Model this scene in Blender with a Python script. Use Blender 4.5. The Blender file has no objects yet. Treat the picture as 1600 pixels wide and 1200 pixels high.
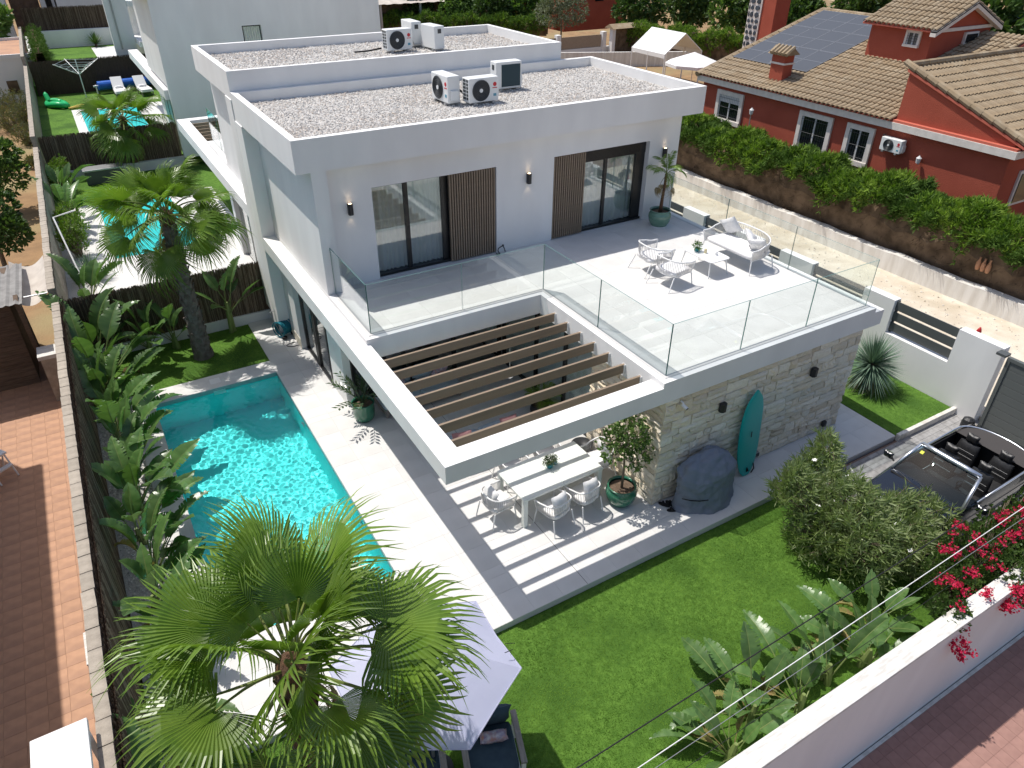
import bpy, math, random
from mathutils import Vector, Matrix, Euler
RN = random.Random(11)
PI = math.pi
sc = bpy.context.scene
col = sc.collection

# ------------------------------------------------------------------ camera
cam_d = bpy.data.cameras.new('camera'); cam = bpy.data.objects.new('camera', cam_d); col.objects.link(cam)
c_r = Vector((0.86068123, -0.50910188, 0.00656485)); c_u = Vector((0.2752561, 0.4761143, 0.83519414)); c_f = Vector((0.42832453, 0.71702891, -0.54991604))
CAM = Vector((-3.6489, -8.1629, 10.4852))
cam.matrix_world = Matrix(((c_r.x, c_u.x, -c_f.x, CAM.x), (c_r.y, c_u.y, -c_f.y, CAM.y), (c_r.z, c_u.z, -c_f.z, CAM.z), (0, 0, 0, 1)))
cam_d.sensor_width = 36.0; cam_d.lens = 1131.51 / 1600 * 36.0
cam_d.clip_start = 0.05; cam_d.clip_end = 2000
sc.camera = cam

# ------------------------------------------------------------------ light
SUN = Vector((-0.258, 0.38, 1.0)).normalized()          # towards the sun
sun_el = math.asin(SUN.z); sun_az = math.atan2(SUN.x, SUN.y)
w = bpy.data.worlds.new('World'); sc.world = w; w.use_nodes = True
nt = w.node_tree; bg = nt.nodes['Background']
sky = nt.nodes.new('ShaderNodeTexSky'); sky.sky_type = 'NISHITA'; sky.sun_disc = False
sky.sun_elevation = sun_el; sky.sun_rotation = sun_az
sky.air_density = 0.9; sky.dust_density = 2.0; sky.ozone_density = 0.8
nt.links.new(sky.outputs[0], bg.inputs[0]); bg.inputs[1].default_value = 0.14
sd = bpy.data.lights.new('sun', 'SUN'); so = bpy.data.objects.new('sun', sd); col.objects.link(so)
sd.energy = 4.5; sd.angle = math.radians(0.53); sd.color = (1.0, 0.955, 0.89)
so.rotation_euler = SUN.to_track_quat('Z', 'Y').to_euler(); so.location = (0, 0, 40)
sc.view_settings.view_transform = 'Standard'; sc.view_settings.look = 'None'
sc.view_settings.exposure = 0.0; sc.view_settings.gamma = 1.0; sc.view_settings.use_curve_mapping = False
sc.cycles.max_bounces = 10; sc.cycles.transparent_max_bounces = 24; sc.cycles.glossy_bounces = 4; sc.cycles.transmission_bounces = 6
sc.cycles.caustics_reflective = False

# ------------------------------------------------------------------ materials
MATS = {}
def newmat(name):
    m = bpy.data.materials.new(name); m.use_nodes = True; MATS[name] = m
    return m, m.node_tree, m.node_tree.nodes['Principled BSDF']
def pm(name, c, c2=None, scale=4.0, rough=0.6, bump=0.0, bscale=60.0, metal=0.0, spec=0.4, rand=0.0, detail=5.0, pos=(0.35, 0.65), c3=None, scale3=0.7, coat=0.0, bdist=0.01, stretch=None, trans=0.0):
    """a plain surface: base colour broken up by noise, fine relief by bump"""
    m, t, b = newmat(name)
    N = t.nodes.new; L = t.links.new
    tc = N('ShaderNodeTexCoord'); vec = tc.outputs['Object']
    if stretch:
        mp = N('ShaderNodeMapping'); mp.inputs['Scale'].default_value = stretch; L(vec, mp.inputs[0]); vec = mp.outputs[0]
    out = None
    if c2 is not None:
        n = N('ShaderNodeTexNoise'); n.inputs['Scale'].default_value = scale; n.inputs['Detail'].default_value = detail; L(vec, n.inputs['Vector'])
        r = N('ShaderNodeValToRGB'); r.color_ramp.elements[0].position = pos[0]; r.color_ramp.elements[1].position = pos[1]
        r.color_ramp.elements[0].color = (*c, 1); r.color_ramp.elements[1].color = (*c2, 1)
        L(n.outputs[0], r.inputs[0]); out = r.outputs[0]
        if c3 is not None:
            n3 = N('ShaderNodeTexNoise'); n3.inputs['Scale'].default_value = scale3; n3.inputs['Detail'].default_value = 3; L(vec, n3.inputs['Vector'])
            r3 = N('ShaderNodeValToRGB'); r3.color_ramp.elements[0].position = 0.45; r3.color_ramp.elements[1].position = 0.7
            L(n3.outputs[0], r3.inputs[0])
            mx = N('ShaderNodeMix'); mx.data_type = 'RGBA'; L(r3.outputs[0], mx.inputs[0]); L(out, mx.inputs[6]); mx.inputs[7].default_value = (*c3, 1); out = mx.outputs[2]
    if rand > 0:
        oi = N('ShaderNodeObjectInfo'); hs = N('ShaderNodeHueSaturation')
        mr = N('ShaderNodeMapRange'); mr.inputs[3].default_value = 1 - rand; mr.inputs[4].default_value = 1 + rand
        L(oi.outputs['Random'], mr.inputs[0]); L(mr.outputs[0], hs.inputs['Value'])
        if out is None: hs.inputs['Color'].default_value = (*c, 1)
        else: L(out, hs.inputs['Color'])
        out = hs.outputs[0]
    if out is None: b.inputs['Base Color'].default_value = (*c, 1)
    else: L(out, b.inputs['Base Color'])
    b.inputs['Roughness'].default_value = rough; b.inputs['Metallic'].default_value = metal
    b.inputs['Specular IOR Level'].default_value = spec
    if coat: b.inputs['Coat Weight'].default_value = coat; b.inputs['Coat Roughness'].default_value = 0.05
    if bump > 0:
        n2 = N('ShaderNodeTexNoise'); n2.inputs['Scale'].default_value = bscale; n2.inputs['Detail'].default_value = 4; L(vec, n2.inputs['Vector'])
        bp = N('ShaderNodeBump'); bp.inputs['Strength'].default_value = bump; bp.inputs['Distance'].default_value = bdist
        L(n2.outputs[0], bp.inputs['Height']); L(bp.outputs[0], b.inputs['Normal'])
    if trans > 0:
        tr = N('ShaderNodeBsdfTranslucent'); ms = N('ShaderNodeMixShader'); ms.inputs[0].default_value = trans
        if out is None: tr.inputs[0].default_value = (c[0]*1.3, c[1]*1.5, c[2]*0.8, 1)
        else:
            g = N('ShaderNodeMix'); g.data_type = 'RGBA'; g.blend_type = 'MULTIPLY'; g.inputs[0].default_value = 1; L(out, g.inputs[6]); g.inputs[7].default_value = (1.5, 1.7, 0.8, 1); L(g.outputs[2], tr.inputs[0])
        L(b.outputs[0], ms.inputs[1]); L(tr.outputs[0], ms.inputs[2]); L(ms.outputs[0], t.nodes['Material Output'].inputs[0])
    return m
def glassmat(name, tint, refl=0.06, rough=0.0, fres=1.45):
    """clear sheet: tinted transparency plus mirror reflection by angle"""
    m, t, b = newmat(name); t.nodes.remove(b); N = t.nodes.new; L = t.links.new
    tr = N('ShaderNodeBsdfTransparent'); tr.inputs[0].default_value = (*tint, 1)
    gl = N('ShaderNodeBsdfGlossy'); gl.inputs['Roughness'].default_value = rough; gl.inputs['Color'].default_value = (1, 1, 1, 1)
    lw = N('ShaderNodeLayerWeight'); lw.inputs[0].default_value = 0.5
    pw = N('ShaderNodeMath'); pw.operation = 'POWER'; pw.inputs[1].default_value = 5.0; L(lw.outputs['Facing'], pw.inputs[0])
    ad = N('ShaderNodeMath'); ad.operation = 'MULTIPLY_ADD'; ad.use_clamp = True; f0 = ((fres-1)/(fres+1))**2+refl; ad.inputs[1].default_value = 1-f0; ad.inputs[2].default_value = f0; L(pw.outputs[0], ad.inputs[0])
    ms = N('ShaderNodeMixShader'); L(ad.outputs[0], ms.inputs[0]); L(tr.outputs[0], ms.inputs[1]); L(gl.outputs[0], ms.inputs[2]); L(ms.outputs[0], t.nodes['Material Output'].inputs[0])
    return m

# ------------------------------------------------------------------ mesh building
class MB:
    def __init__(s): s.v = []; s.f = []; s.m = []; s.cm = 0
    def add(s, vs, fs):
        o = len(s.v); s.v.extend(vs)
        for f in fs: s.f.append(tuple(i + o for i in f)); s.m.append(s.cm)
        return s
    def box(s, x0, x1, y0, y1, z0, z1):
        return s.add([(x0,y0,z0),(x1,y0,z0),(x1,y1,z0),(x0,y1,z0),(x0,y0,z1),(x1,y0,z1),(x1,y1,z1),(x0,y1,z1)],
                     [(0,3,2,1),(4,5,6,7),(0,1,5,4),(1,2,6,5),(2,3,7,6),(3,0,4,7)])
    def obox(s, c, size, rot=None):
        hx, hy, hz = size[0]/2, size[1]/2, size[2]/2; c = Vector(c)
        R = rot if rot is not None else Matrix.Identity(3)
        vs = [tuple(c + R @ Vector(p)) for p in ((-hx,-hy,-hz),(hx,-hy,-hz),(hx,hy,-hz),(-hx,hy,-hz),(-hx,-hy,hz),(hx,-hy,hz),(hx,hy,hz),(-hx,hy,hz))]
        return s.add(vs, [(0,3,2,1),(4,5,6,7),(0,1,5,4),(1,2,6,5),(2,3,7,6),(3,0,4,7)])
    def poly(s, pts): return s.add([tuple(p) for p in pts], [tuple(range(len(pts)))])
    def prism(s, pts, z0, z1):
        n = len(pts)
        return s.add([(p[0], p[1], z0) for p in pts] + [(p[0], p[1], z1) for p in pts],
                     [tuple(range(n-1, -1, -1)), tuple(range(n, 2*n))] + [(i, (i+1) % n, n+(i+1) % n, n+i) for i in range(n)])
    def extr(s, pts, d):
        """prism of any flat 3-D outline moved by d"""
        n = len(pts); d = Vector(d)
        return s.add([tuple(p) for p in pts] + [tuple(Vector(p)+d) for p in pts],
                     [tuple(range(n-1, -1, -1)), tuple(range(n, 2*n))] + [(i, (i+1) % n, n+(i+1) % n, n+i) for i in range(n)])
    def tube(s, pts, r, n=6, cap=True):
        P = [Vector(p) for p in pts]; rs = r if isinstance(r, (list, tuple)) else [r]*len(P)
        o = len(s.v); prev = None
        for i, p in enumerate(P):
            d = (P[min(i+1, len(P)-1)] - P[max(i-1, 0)]).normalized()
            a = prev if prev is not None else (Vector((1,0,0)) if abs(d.x) < 0.8 else Vector((0,1,0)))
            u = (a - d*a.dot(d))
            if u.length < 1e-5: u = d.orthogonal()
            u.normalize(); prev = u; v = d.cross(u)
            for k in range(n):
                q = 2*PI*k/n; s.v.append(tuple(p + (u*math.cos(q) + v*math.sin(q))*rs[i]))
        for i in range(len(P)-1):
            for k in range(n):
                s.f.append((o+i*n+k, o+i*n+(k+1) % n, o+(i+1)*n+(k+1) % n, o+(i+1)*n+k)); s.m.append(s.cm)
        if cap:
            s.f.append(tuple(o+k for k in range(n-1, -1, -1))); s.m.append(s.cm)
            s.f.append(tuple(o+(len(P)-1)*n+k for k in range(n))); s.m.append(s.cm)
        return s
    def lathe(s, prof, n=24, c=(0,0,0), cap=True):
        o = len(s.v)
        for r, z in prof:
            for k in range(n):
                q = 2*PI*k/n; s.v.append((c[0]+r*math.cos(q), c[1]+r*math.sin(q), c[2]+z))
        for i in range(len(prof)-1):
            for k in range(n):
                s.f.append((o+i*n+k, o+i*n+(k+1) % n, o+(i+1)*n+(k+1) % n, o+(i+1)*n+k)); s.m.append(s.cm)
        if cap:
            s.f.append(tuple(o+k for k in range(n-1, -1, -1))); s.m.append(s.cm)
            s.f.append(tuple(o+(len(prof)-1)*n+k for k in range(n))); s.m.append(s.cm)
        return s
    def grid(s, P):
        """P[i][j] points"""
        o = len(s.v); a, b = len(P), len(P[0])
        for row in P: s.v.extend(tuple(p) for p in row)
        for i in range(a-1):
            for j in range(b-1):
                s.f.append((o+i*b+j, o+i*b+j+1, o+(i+1)*b+j+1, o+(i+1)*b+j)); s.m.append(s.cm)
        return s
    def mesh(s, name, mats, smooth=False):
        me = bpy.data.meshes.new(name); me.from_pydata(s.v, [], s.f)
        for m in (mats if isinstance(mats, (list, tuple)) else [mats]): me.materials.append(MATS[m] if isinstance(m, str) else m)
        if any(s.m): me.polygons.foreach_set('material_index', s.m)
        if smooth: me.polygons.foreach_set('use_smooth', [True]*len(me.polygons))
        me.update(); return me
    def build(s, name, mats, parent=None, world=False, smooth=False, bevel=0.0, loc=None, origin=None):
        if world:
            if parent is not None: o = parent.location.copy()
            elif origin is not None: o = Vector(origin)
            else:
                xs = [v[0] for v in s.v]; ys = [v[1] for v in s.v]; zs = [v[2] for v in s.v]
                o = Vector(((min(xs)+max(xs))/2, (min(ys)+max(ys))/2, min(zs)))
            s.v = [(v[0]-o.x, v[1]-o.y, v[2]-o.z) for v in s.v]
            if parent is None: loc = o
        return place(name, s.mesh(name, mats, smooth), parent, loc, bevel=bevel)
def plate(xs, ys, holes, z0, z1, mb=None):
    """slab on a grid of cells with holes left out, outer faces only"""
    mb = mb or MB(); nx, ny = len(xs)-1, len(ys)-1; ok = lambda i, j: 0 <= i < nx and 0 <= j < ny and (i, j) not in holes
    idx = {}
    def V(i, j, k):
        if (i, j, k) not in idx: idx[(i, j, k)] = len(mb.v); mb.v.append((xs[i], ys[j], (z0, z1)[k]))
        return idx[(i, j, k)]
    def F(*q): mb.f.append(tuple(V(*a) for a in q)); mb.m.append(mb.cm)
    for i in range(nx):
        for j in range(ny):
            if not ok(i, j): continue
            F((i,j,1),(i+1,j,1),(i+1,j+1,1),(i,j+1,1)); F((i,j,0),(i,j+1,0),(i+1,j+1,0),(i+1,j,0))
            if not ok(i, j-1): F((i,j,0),(i+1,j,0),(i+1,j,1),(i,j,1))
            if not ok(i+1, j): F((i+1,j,0),(i+1,j+1,0),(i+1,j+1,1),(i+1,j,1))
            if not ok(i, j+1): F((i+1,j+1,0),(i,j+1,0),(i,j+1,1),(i+1,j+1,1))
            if not ok(i-1, j): F((i,j+1,0),(i,j,0),(i,j,1),(i,j+1,1))
    return mb
def place(name, me, parent=None, loc=None, rot=None, scale=None, bevel=0.0):
    ob = bpy.data.objects.new(name, me); col.objects.link(ob)
    if parent is not None: ob.parent = parent; KID.setdefault(parent.name, []).append(ob)
    if loc is not None: ob.location = loc
    if rot is not None: ob.rotation_euler = rot
    if scale is not None: ob.scale = (scale,)*3 if isinstance(scale, (int, float)) else scale
    if bevel > 0:
        md = ob.modifiers.new('bevel', 'BEVEL'); md.width = bevel; md.segments = 2; md.limit_method = 'ANGLE'; md.angle_limit = 0.7
    return ob
def tag(o, label, cat, group=None):
    o['label'] = label; o['category'] = cat
    if group: o['group'] = group
    return o
def struct(o): o['kind'] = 'structure'; return o
def stuff(o): o['kind'] = 'stuff'; return o
def thing(name, label, cat, loc=(0,0,0), rz=0.0, group=None):
    o = bpy.data.objects.new(name, None); col.objects.link(o); o.empty_display_size = 0.2
    o.location = loc; o.rotation_euler = (0, 0, rz); return tag(o, label, cat, group)
KID = {}
def copy_tree(root, loc=None, rz=None, label=None, group=None, scale=None):
    def cp(o, par):
        c = o.copy(); col.objects.link(c); c.parent = par
        if par is not None: KID.setdefault(par.name, []).append(c)
        for k in list(KID.get(o.name, ())): cp(k, c)
        return c
    r = cp(root, None)
    if loc is not None: r.location = loc
    if rz is not None: r.rotation_euler = (0, 0, rz)
    if scale is not None: r.scale = (scale,)*3
    if label: r['label'] = label
    if group: r['group'] = group
    return r
def wbox(name, m, parent, *b, bevel=0.006):
    mb = MB(); mb.box(*b); return mb.build(name, m, parent, world=True, bevel=bevel)

# ------------------------------------------------------------------ shared materials
pm('plaster', (0.815,0.81,0.795), (0.76,0.755,0.745), 1.1, 0.75, 0.15, 90, spec=0.25, bdist=0.004, c3=(0.745,0.735,0.72), scale3=.5, stretch=(1.6,1.6,.45), detail=7)
pm('plaster_old', (0.76,0.74,0.70), (0.62,0.59,0.54), 1.6, 0.85, 0.3, 60, spec=0.2, bdist=0.006, stretch=(3,3,0.35))
pm('tile_light', (0.67,0.66,0.64), (0.61,0.60,0.58), 1.7, 0.62, 0.05, 120, rand=0.035, detail=8, spec=0.35)
pm('grout', (0.60,0.595,0.58), rough=0.9)
pm('black_frame', (0.014,0.014,0.015), rough=0.35, spec=0.5)
pm('dark_room', (0.05,0.048,0.045), rough=0.9)  # near-black colour stands in for the shade inside rooms behind the glass
pm('slat_taupe', (0.27,0.205,0.145), (0.235,0.178,0.125), 3, 0.6, 0.1, 40, stretch=(0.2,6,6), rand=0.04)
pm('curtain', (0.86,0.87,0.88), rough=0.9, trans=0.35)
pm('gravel', (0.58,0.56,0.53), (0.38,0.365,0.35), 30, 0.9, 0.8, 40, rand=0.0)
pm('gravel_a', (0.76,0.735,0.69), (0.66,0.635,0.60), 30, 0.9, 0.4, 90)
pm('gravel_b', (0.37,0.355,0.34), (0.50,0.485,0.465), 30, 0.9, 0.4, 90)
pm('gravel_c', (0.55,0.47,0.40), (0.62,0.56,0.50), 30, 0.9, 0.4, 90)
glassmat('glass_rail', (0.945,0.972,0.965), 0.02)
pm('glass_edge', (0.10,0.22,0.20), rough=0.15, spec=0.8)
glassmat('glass_door', (0.88,0.92,0.92), 0.09, fres=1.6)
glassmat('glass_clear', (0.92,0.95,0.95), 0.03)
pm('stone_a', (0.84,0.74,0.57), (0.74,0.63,0.47), 7, 0.9, 0.6, 28, rand=0.14, c3=(0.80,0.74,0.64), scale3=3, bdist=0.02)
pm('stone_b', (0.86,0.79,0.66), (0.77,0.69,0.56), 7, 0.9, 0.6, 28, rand=0.12, bdist=0.02)
pm('stone_c', (0.72,0.59,0.42), (0.78,0.68,0.53), 7, 0.9, 0.6, 28, rand=0.12, bdist=0.02)
pm('metal_white', (0.78,0.78,0.77), rough=0.4, spec=0.5)
pm('metal_grey', (0.40,0.41,0.42), rough=0.4, metal=0.6)
pm('fabric_white', (0.78,0.775,0.77), (0.72,0.715,0.71), 20, 0.9, 0.3, 200, spec=0.1)
pm('rope_white', (0.62,0.605,0.59), (0.54,0.525,0.51), 60, 0.85, 0.3, 200, spec=0.2)
pm('turf', (0.072,0.160,0.020), (0.118,0.235,0.034), 9, 0.85, 0.7, 260, spec=0.2, c3=(0.050,0.118,0.016), scale3=.9, bdist=0.02)
pm('turf_blade', (0.080,0.168,0.018), (0.17,0.30,0.045), 1.1, 0.75, spec=0.2, trans=0.25, pos=(.38,.62))
# ================================================================== MAIN VILLA
ZT = 3.155; ZR = 6.60; ZRB = 5.92; YF = 6.82
villa = thing('villa', 'white modern two-storey villa with pergola terrace, travertine stone wall and gravel roof', 'house', (5.4, 5.9, 0))
V = villa
plate([0, .40, 4.51, 10.91], [0, .374, 4.26, 11.75], {(1, 1)}, 2.671, 3.032).build('terrace_slab', 'plaster', V, world=True)
plate([.33, 4.51, 10.59], [0, 4.26, 11.75], {(0, 0)}, 3.032, ZT - .012).build('terrace_kerb', 'plaster', V, world=True)
# terrace paving
tf = plate([.44, 4.64, 10.53], [.12, 4.38, 6.82], {(0, 0)}, ZT - .012, ZT + .001).build('terrace_paving', 'grout', V, world=True)
def unit_tile(name, m, sx, sy, h=.02, g=.0013):
    mb = MB(); b = .001
    x, y = sx/2-g, sy/2-g
    mb.add([(-x,-y,0),(x,-y,0),(x,y,0),(-x,y,0),(-x,-y,h-b),(x,-y,h-b),(x,y,h-b),(-x,y,h-b),(-x+b,-y+b,h),(x-b,-y+b,h),(x-b,y-b,h),(-x+b,y-b,h)],
           [(0,1,5,4),(1,2,6,5),(2,3,7,6),(3,0,4,7),(4,5,9,8),(5,6,10,9),(6,7,11,10),(7,4,8,11),(8,9,10,11)])
    return mb.mesh(name, m)
tmeshes = {}
def tiles(parent, rects, size, z, m, h=.012, limit=300, jitter=.0006, name='tile', off=(0, 0)):
    """paving tiles as parts over rectangles (x0,x1,y0,y1), cut at the borders; beyond the limit one joined part"""
    sx, sy = size; spots = []
    for (x0, x1, y0, y1) in rects:
        i0 = math.floor((x0-off[0])/sx); i1 = math.ceil((x1-off[0])/sx); j0 = math.floor((y0-off[1])/sy); j1 = math.ceil((y1-off[1])/sy)
        for i in range(i0, i1):
            for j in range(j0, j1):
                a0, a1 = max(x0, off[0]+i*sx), min(x1, off[0]+(i+1)*sx); b0, b1 = max(y0, off[1]+j*sy), min(y1, off[1]+(j+1)*sy)
                if a1-a0 < .03 or b1-b0 < .03: continue
                cx, cy = (a0+a1)/2, (b0+b1)/2
                d = (Vector((cx, cy, z))-CAM); dep = d.dot(c_f)
                u = d.dot(c_r)/dep*1131.5; v = d.dot(c_u)/dep*1131.5
                vis = abs(u) < 840 and abs(v) < 640
                spots.append((0 if vis else 1, d.length, cx, cy, round(a1-a0, 3), round(b1-b0, 3)))
    spots.sort(); rest = MB()
    for n, (vis, d, cx, cy, tx, ty) in enumerate(spots):
        if n < limit:
            k = (tx, ty, m, h)
            if k not in tmeshes: tmeshes[k] = unit_tile(name, m, tx, ty, h)
            o = place(name, tmeshes[k], parent, Vector((cx, cy, z+RN.uniform(0, jitter)))-parent.location)
        else: rest.box(cx-tx/2+.003, cx+tx/2-.003, cy-ty/2+.003, cy+ty/2-.003, z, z+h-.001)
    if rest.v: stuff(rest.build('far_' + name + 's', m, parent, world=True))
tiles(V, [(.46, 10.51, 4.40, 6.80), (4.66, 10.51, .14, 4.40)], (.9, .9), ZT - .003, 'tile_light', .008, 300, off=(.14, .14))
# upper storey
ob = MB(); ob.box(.33, .66, 6.60, 11.75, ZT, ZRB); ob.build('side_wall', 'plaster', V, world=True)
ob = MB(); ob.box(10.25, 10.53, 7.12, 11.75, ZT, ZRB); ob.build('side_wall', 'plaster', V, world=True)
fw = plate([.66, 1.67, 4.82, 6.47, 9.52, 10.53], [ZT, 5.33, ZRB], {(1, 0), (3, 0)}, 0, .30)
fw.v = [(x, YF+.30-z, y) for x, y, z in fw.v]; fw.build('front_wall', 'plaster', V, world=True)
MB().box(.66, 10.25, 11.45, 11.75, ZT, ZRB).build('back_wall', 'plaster', V, world=True)
MB().box(-.004, .663, 11.06, 11.747, 0, ZRB-.003).build('party_wall', 'plaster', V, world=True)
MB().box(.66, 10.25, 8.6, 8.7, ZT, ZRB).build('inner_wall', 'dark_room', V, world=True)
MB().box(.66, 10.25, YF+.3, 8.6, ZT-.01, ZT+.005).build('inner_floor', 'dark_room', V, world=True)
# roof tray
rf = plate([.02, .17, 10.90, 11.05], [6.587, 6.74, 11.60, 11.75], {(1, 1)}, ZRB, ZR)
rf.build('roof_parapet', 'plaster', V, world=True)
MB().box(.17, 10.90, 6.74, 11.60, ZRB, 6.34).build('roof_deck', 'gravel', V, world=True)
def gravel_field(parent, x0, x1, y0, y1, z, n, smin, smax, seed, mats=('gravel_a', 'gravel_b', 'gravel_c'), name='gravel'):
    rr = random.Random(seed); mb = MB()
    for i in range(n):
        x, y, s = rr.uniform(x0, x1), rr.uniform(y0, y1), rr.uniform(smin, smax); a = rr.uniform(0, PI); e = rr.uniform(.6, 1.0); hh = s*rr.uniform(.5, .9); zz = z+rr.uniform(-.4, .5)*s
        ca, sa = math.cos(a)*s, math.sin(a)*s; t1, t2 = rr.uniform(-.3, .3), rr.uniform(-.3, .3)
        dn = math.sin(x*.9+seed)*math.sin(y*1.3+1)+.5*math.sin(x*2.7)*math.sin(y*2.1+seed); mb.cm = rr.choice((0, 0, 0, 1, 1, 2) if dn < .25 else (0, 1, 1, 1, 2, 2))
        p = lambda u, v, w: (x+ca*u-sa*v*e, y+sa*u+ca*v*e, zz+w*hh+(u*t1+v*t2)*s)
        mb.add([p(-1,0,0), p(0,-1,0), p(1,0,0), p(0,1,0), p(.15,.1,.9), p(-.35,.3,.75)], [(0,1,4,5), (1,2,4), (2,3,4), (3,5,4), (3,0,5)])
    return stuff(mb.build(name, list(mats), parent, world=True))
gravel_field(V, .19, 10.88, 6.76, 11.58, 6.345, 26000, .014, .034, 3)
# balcony doors of the upper storey
def balcony_door(x0, x1, sh0, sh1, mull, rail, label):
    d = MB().box(x0, x1, YF+.16, YF+.24, 5.27, 5.33)
    d.box(x0, x1, YF+.10, YF+.24, ZT+.005, ZT+.06)
    for xm, wd in mull: d.box(xm-wd/2, xm+wd/2, YF+.155, YF+.235, ZT+.06, 5.27)
    if rail: d.box(x0, x1, YF+.15, YF+.245, 5.0, 5.27)
    fr = d.build('balcony_door', 'black_frame', V, world=True); fr['label'] = label
    if rail:
        sl = MB()
        for k in range(8): sl.box(sh1, x1-.2, YF+.138, YF+.15, 5.02+k*.031, 5.04+k*.031)
        sl.build('shutter_box_slat', 'black_frame', fr).location = V.location*-1
    ms = sorted(m for m, _ in mull)
    g = MB(); g.box(x0+.02, x1-.02, YF+.19, YF+.196, ZT+.06, 5.27); o = g.build('door_pane', 'glass_door', fr); o.location = V.location*-1
    cu = MB(); P = []
    n = 150
    for i in range(n+1):
        x = x0+.03+(x1-x0-.06)*i/n
        yy = YF+.36+.035*math.sin(i*1.05+math.sin(i*.31)*1.2)+.015*math.sin(i*.37)
        P.append([(x, yy, ZT+.02), (x+.01*math.sin(i*.2), yy+.004, ZT+1.1), (x, yy, 5.3)])
    cu.grid(P); o = cu.build('curtain', 'curtain', fr, smooth=True); o.location = V.location*-1
    n = int((sh1-sh0)/.0655)
    for k in range(n):
        sx = sh0+.01+k*(sh1-sh0)/n
        o = MB().box(sx, sx+.036, YF+.02, YF+.085, ZT+.02, 5.31).build('shutter_slat', 'slat_taupe', V, world=True)
    MB().box(sh0, sh1, YF+.09, YF+.10, ZT+.02, 5.31).build('shutter_panel', 'black_frame', V, world=True)
balcony_door(1.67, 4.82, 3.56, 4.81, [(1.69, .03), (2.53, .10), (3.50, .16)], False, 'black framed sliding door with sheer curtains and slatted shutter')
balcony_door(6.47, 9.52, 6.48, 7.47, [(7.5, .06), (8.22, .085), (9.36, .30)], True, 'black framed sliding door with roller shutter box')
# pergola slats
for y in (3.64, 3.145, 2.645, 2.15, 1.66, 1.16, .66):
    MB().box(.405, 4.50, y-.025, y+.025, 2.765, 2.965).build('pergola_slat', 'slat_taupe', V, world=True)
    MB().box(4.47, 4.508, y-.04, y+.04, 2.75, 2.96).build('slat_bracket', 'metal_white', V, world=True)
# stone clad ground floor
MB().box(4.73, 10.41, .09, 2.42, 0, 2.665).build('stone_core', 'grout', V, world=True)
MB().box(4.95, 10.40, 2.42, 11.75, 0, 2.665).build('ground_floor_wall', 'plaster', V, world=True)
smesh = []
for k in range(9):
    rr = random.Random(50+k); mb = MB(); P = []
    for i in range(5):
        row = []
        for j in range(4):
            e = 0 if 0 < i < 4 and 0 < j < 3 else 1
            jx = rr.uniform(-.012, .012) if e else rr.uniform(-.06, .06)
            x = (-.5+i/4)*(1 if i in (0, 4) else 1)+ (0 if i in (0, 4) else jx); z = -.5+j/3+(0 if j in (0, 3) else rr.uniform(-.06, .06))
            row.append((x*.985, -1+(.55 if e else 0)+rr.uniform(-.45, .35), z*.97))
        P.append(row)
    mb.grid(P)
    ring = [(i, 0) for i in range(5)] + [(4, j) for j in range(1, 4)] + [(i, 3) for i in range(3, -1, -1)] + [(0, j) for j in range(2, 0, -1)]
    base = len(mb.v)
    for (i, j) in ring: p = P[i][j]; mb.v.append((p[0]*1.01, 1.0, p[2]*1.01))
    n = len(ring)
    for a in range(n):
        b = (a+1) % n; mb.f.append((ring[a][0]*4+ring[a][1], base+a, base+b, ring[b][0]*4+ring[b][1])); mb.m.append(0)
    smesh.append(mb.mesh('stone', ('stone_a', 'stone_b', 'stone_a', 'stone_c', 'stone_b', 'stone_a', 'stone_b', 'stone_c', 'stone_a')[k]))
def stone_face(u0, u1, pos, rz, seed):
    rr = random.Random(seed); z = 0.0
    hs = []
    while z < 2.64:
        h = rr.choice((.13, .16, .18, .21, .24)); h = min(h, 2.665-z)
        if 2.665-z-h < .1: h = 2.665-z
        u = u0
        while u < u1-1e-4:
            wd = rr.uniform(.2, .62)*(1.25 if h < .17 else 1); 
            if u1-u-wd < .15: wd = u1-u
            parts_ = [(z, h)] if h < .2 or rr.random() < .55 else [(z, h*rr.uniform(.4, .6))]
            if parts_[0][1] < h: parts_.append((z+parts_[0][1], h-parts_[0][1]))
            for (za, ha) in parts_:
                o = place('stone', smesh[rr.randrange(9)], V, Vector(pos((u+u+wd)/2, za+ha/2))-V.location, (0, rr.uniform(-.012, .012), rz), (wd-.004, .028+rr.uniform(0, .022), ha-.004))
                if rr.random() < .5: o.scale.x *= -1; o.scale.z *= -1
            u += wd
        z += h
stone_face(4.69, 10.45, lambda u, z: (u, .075, z), 0, 5)
stone_face(.065, 2.44, lambda u, z: (4.715, u, z), -PI/2, 8)
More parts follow.
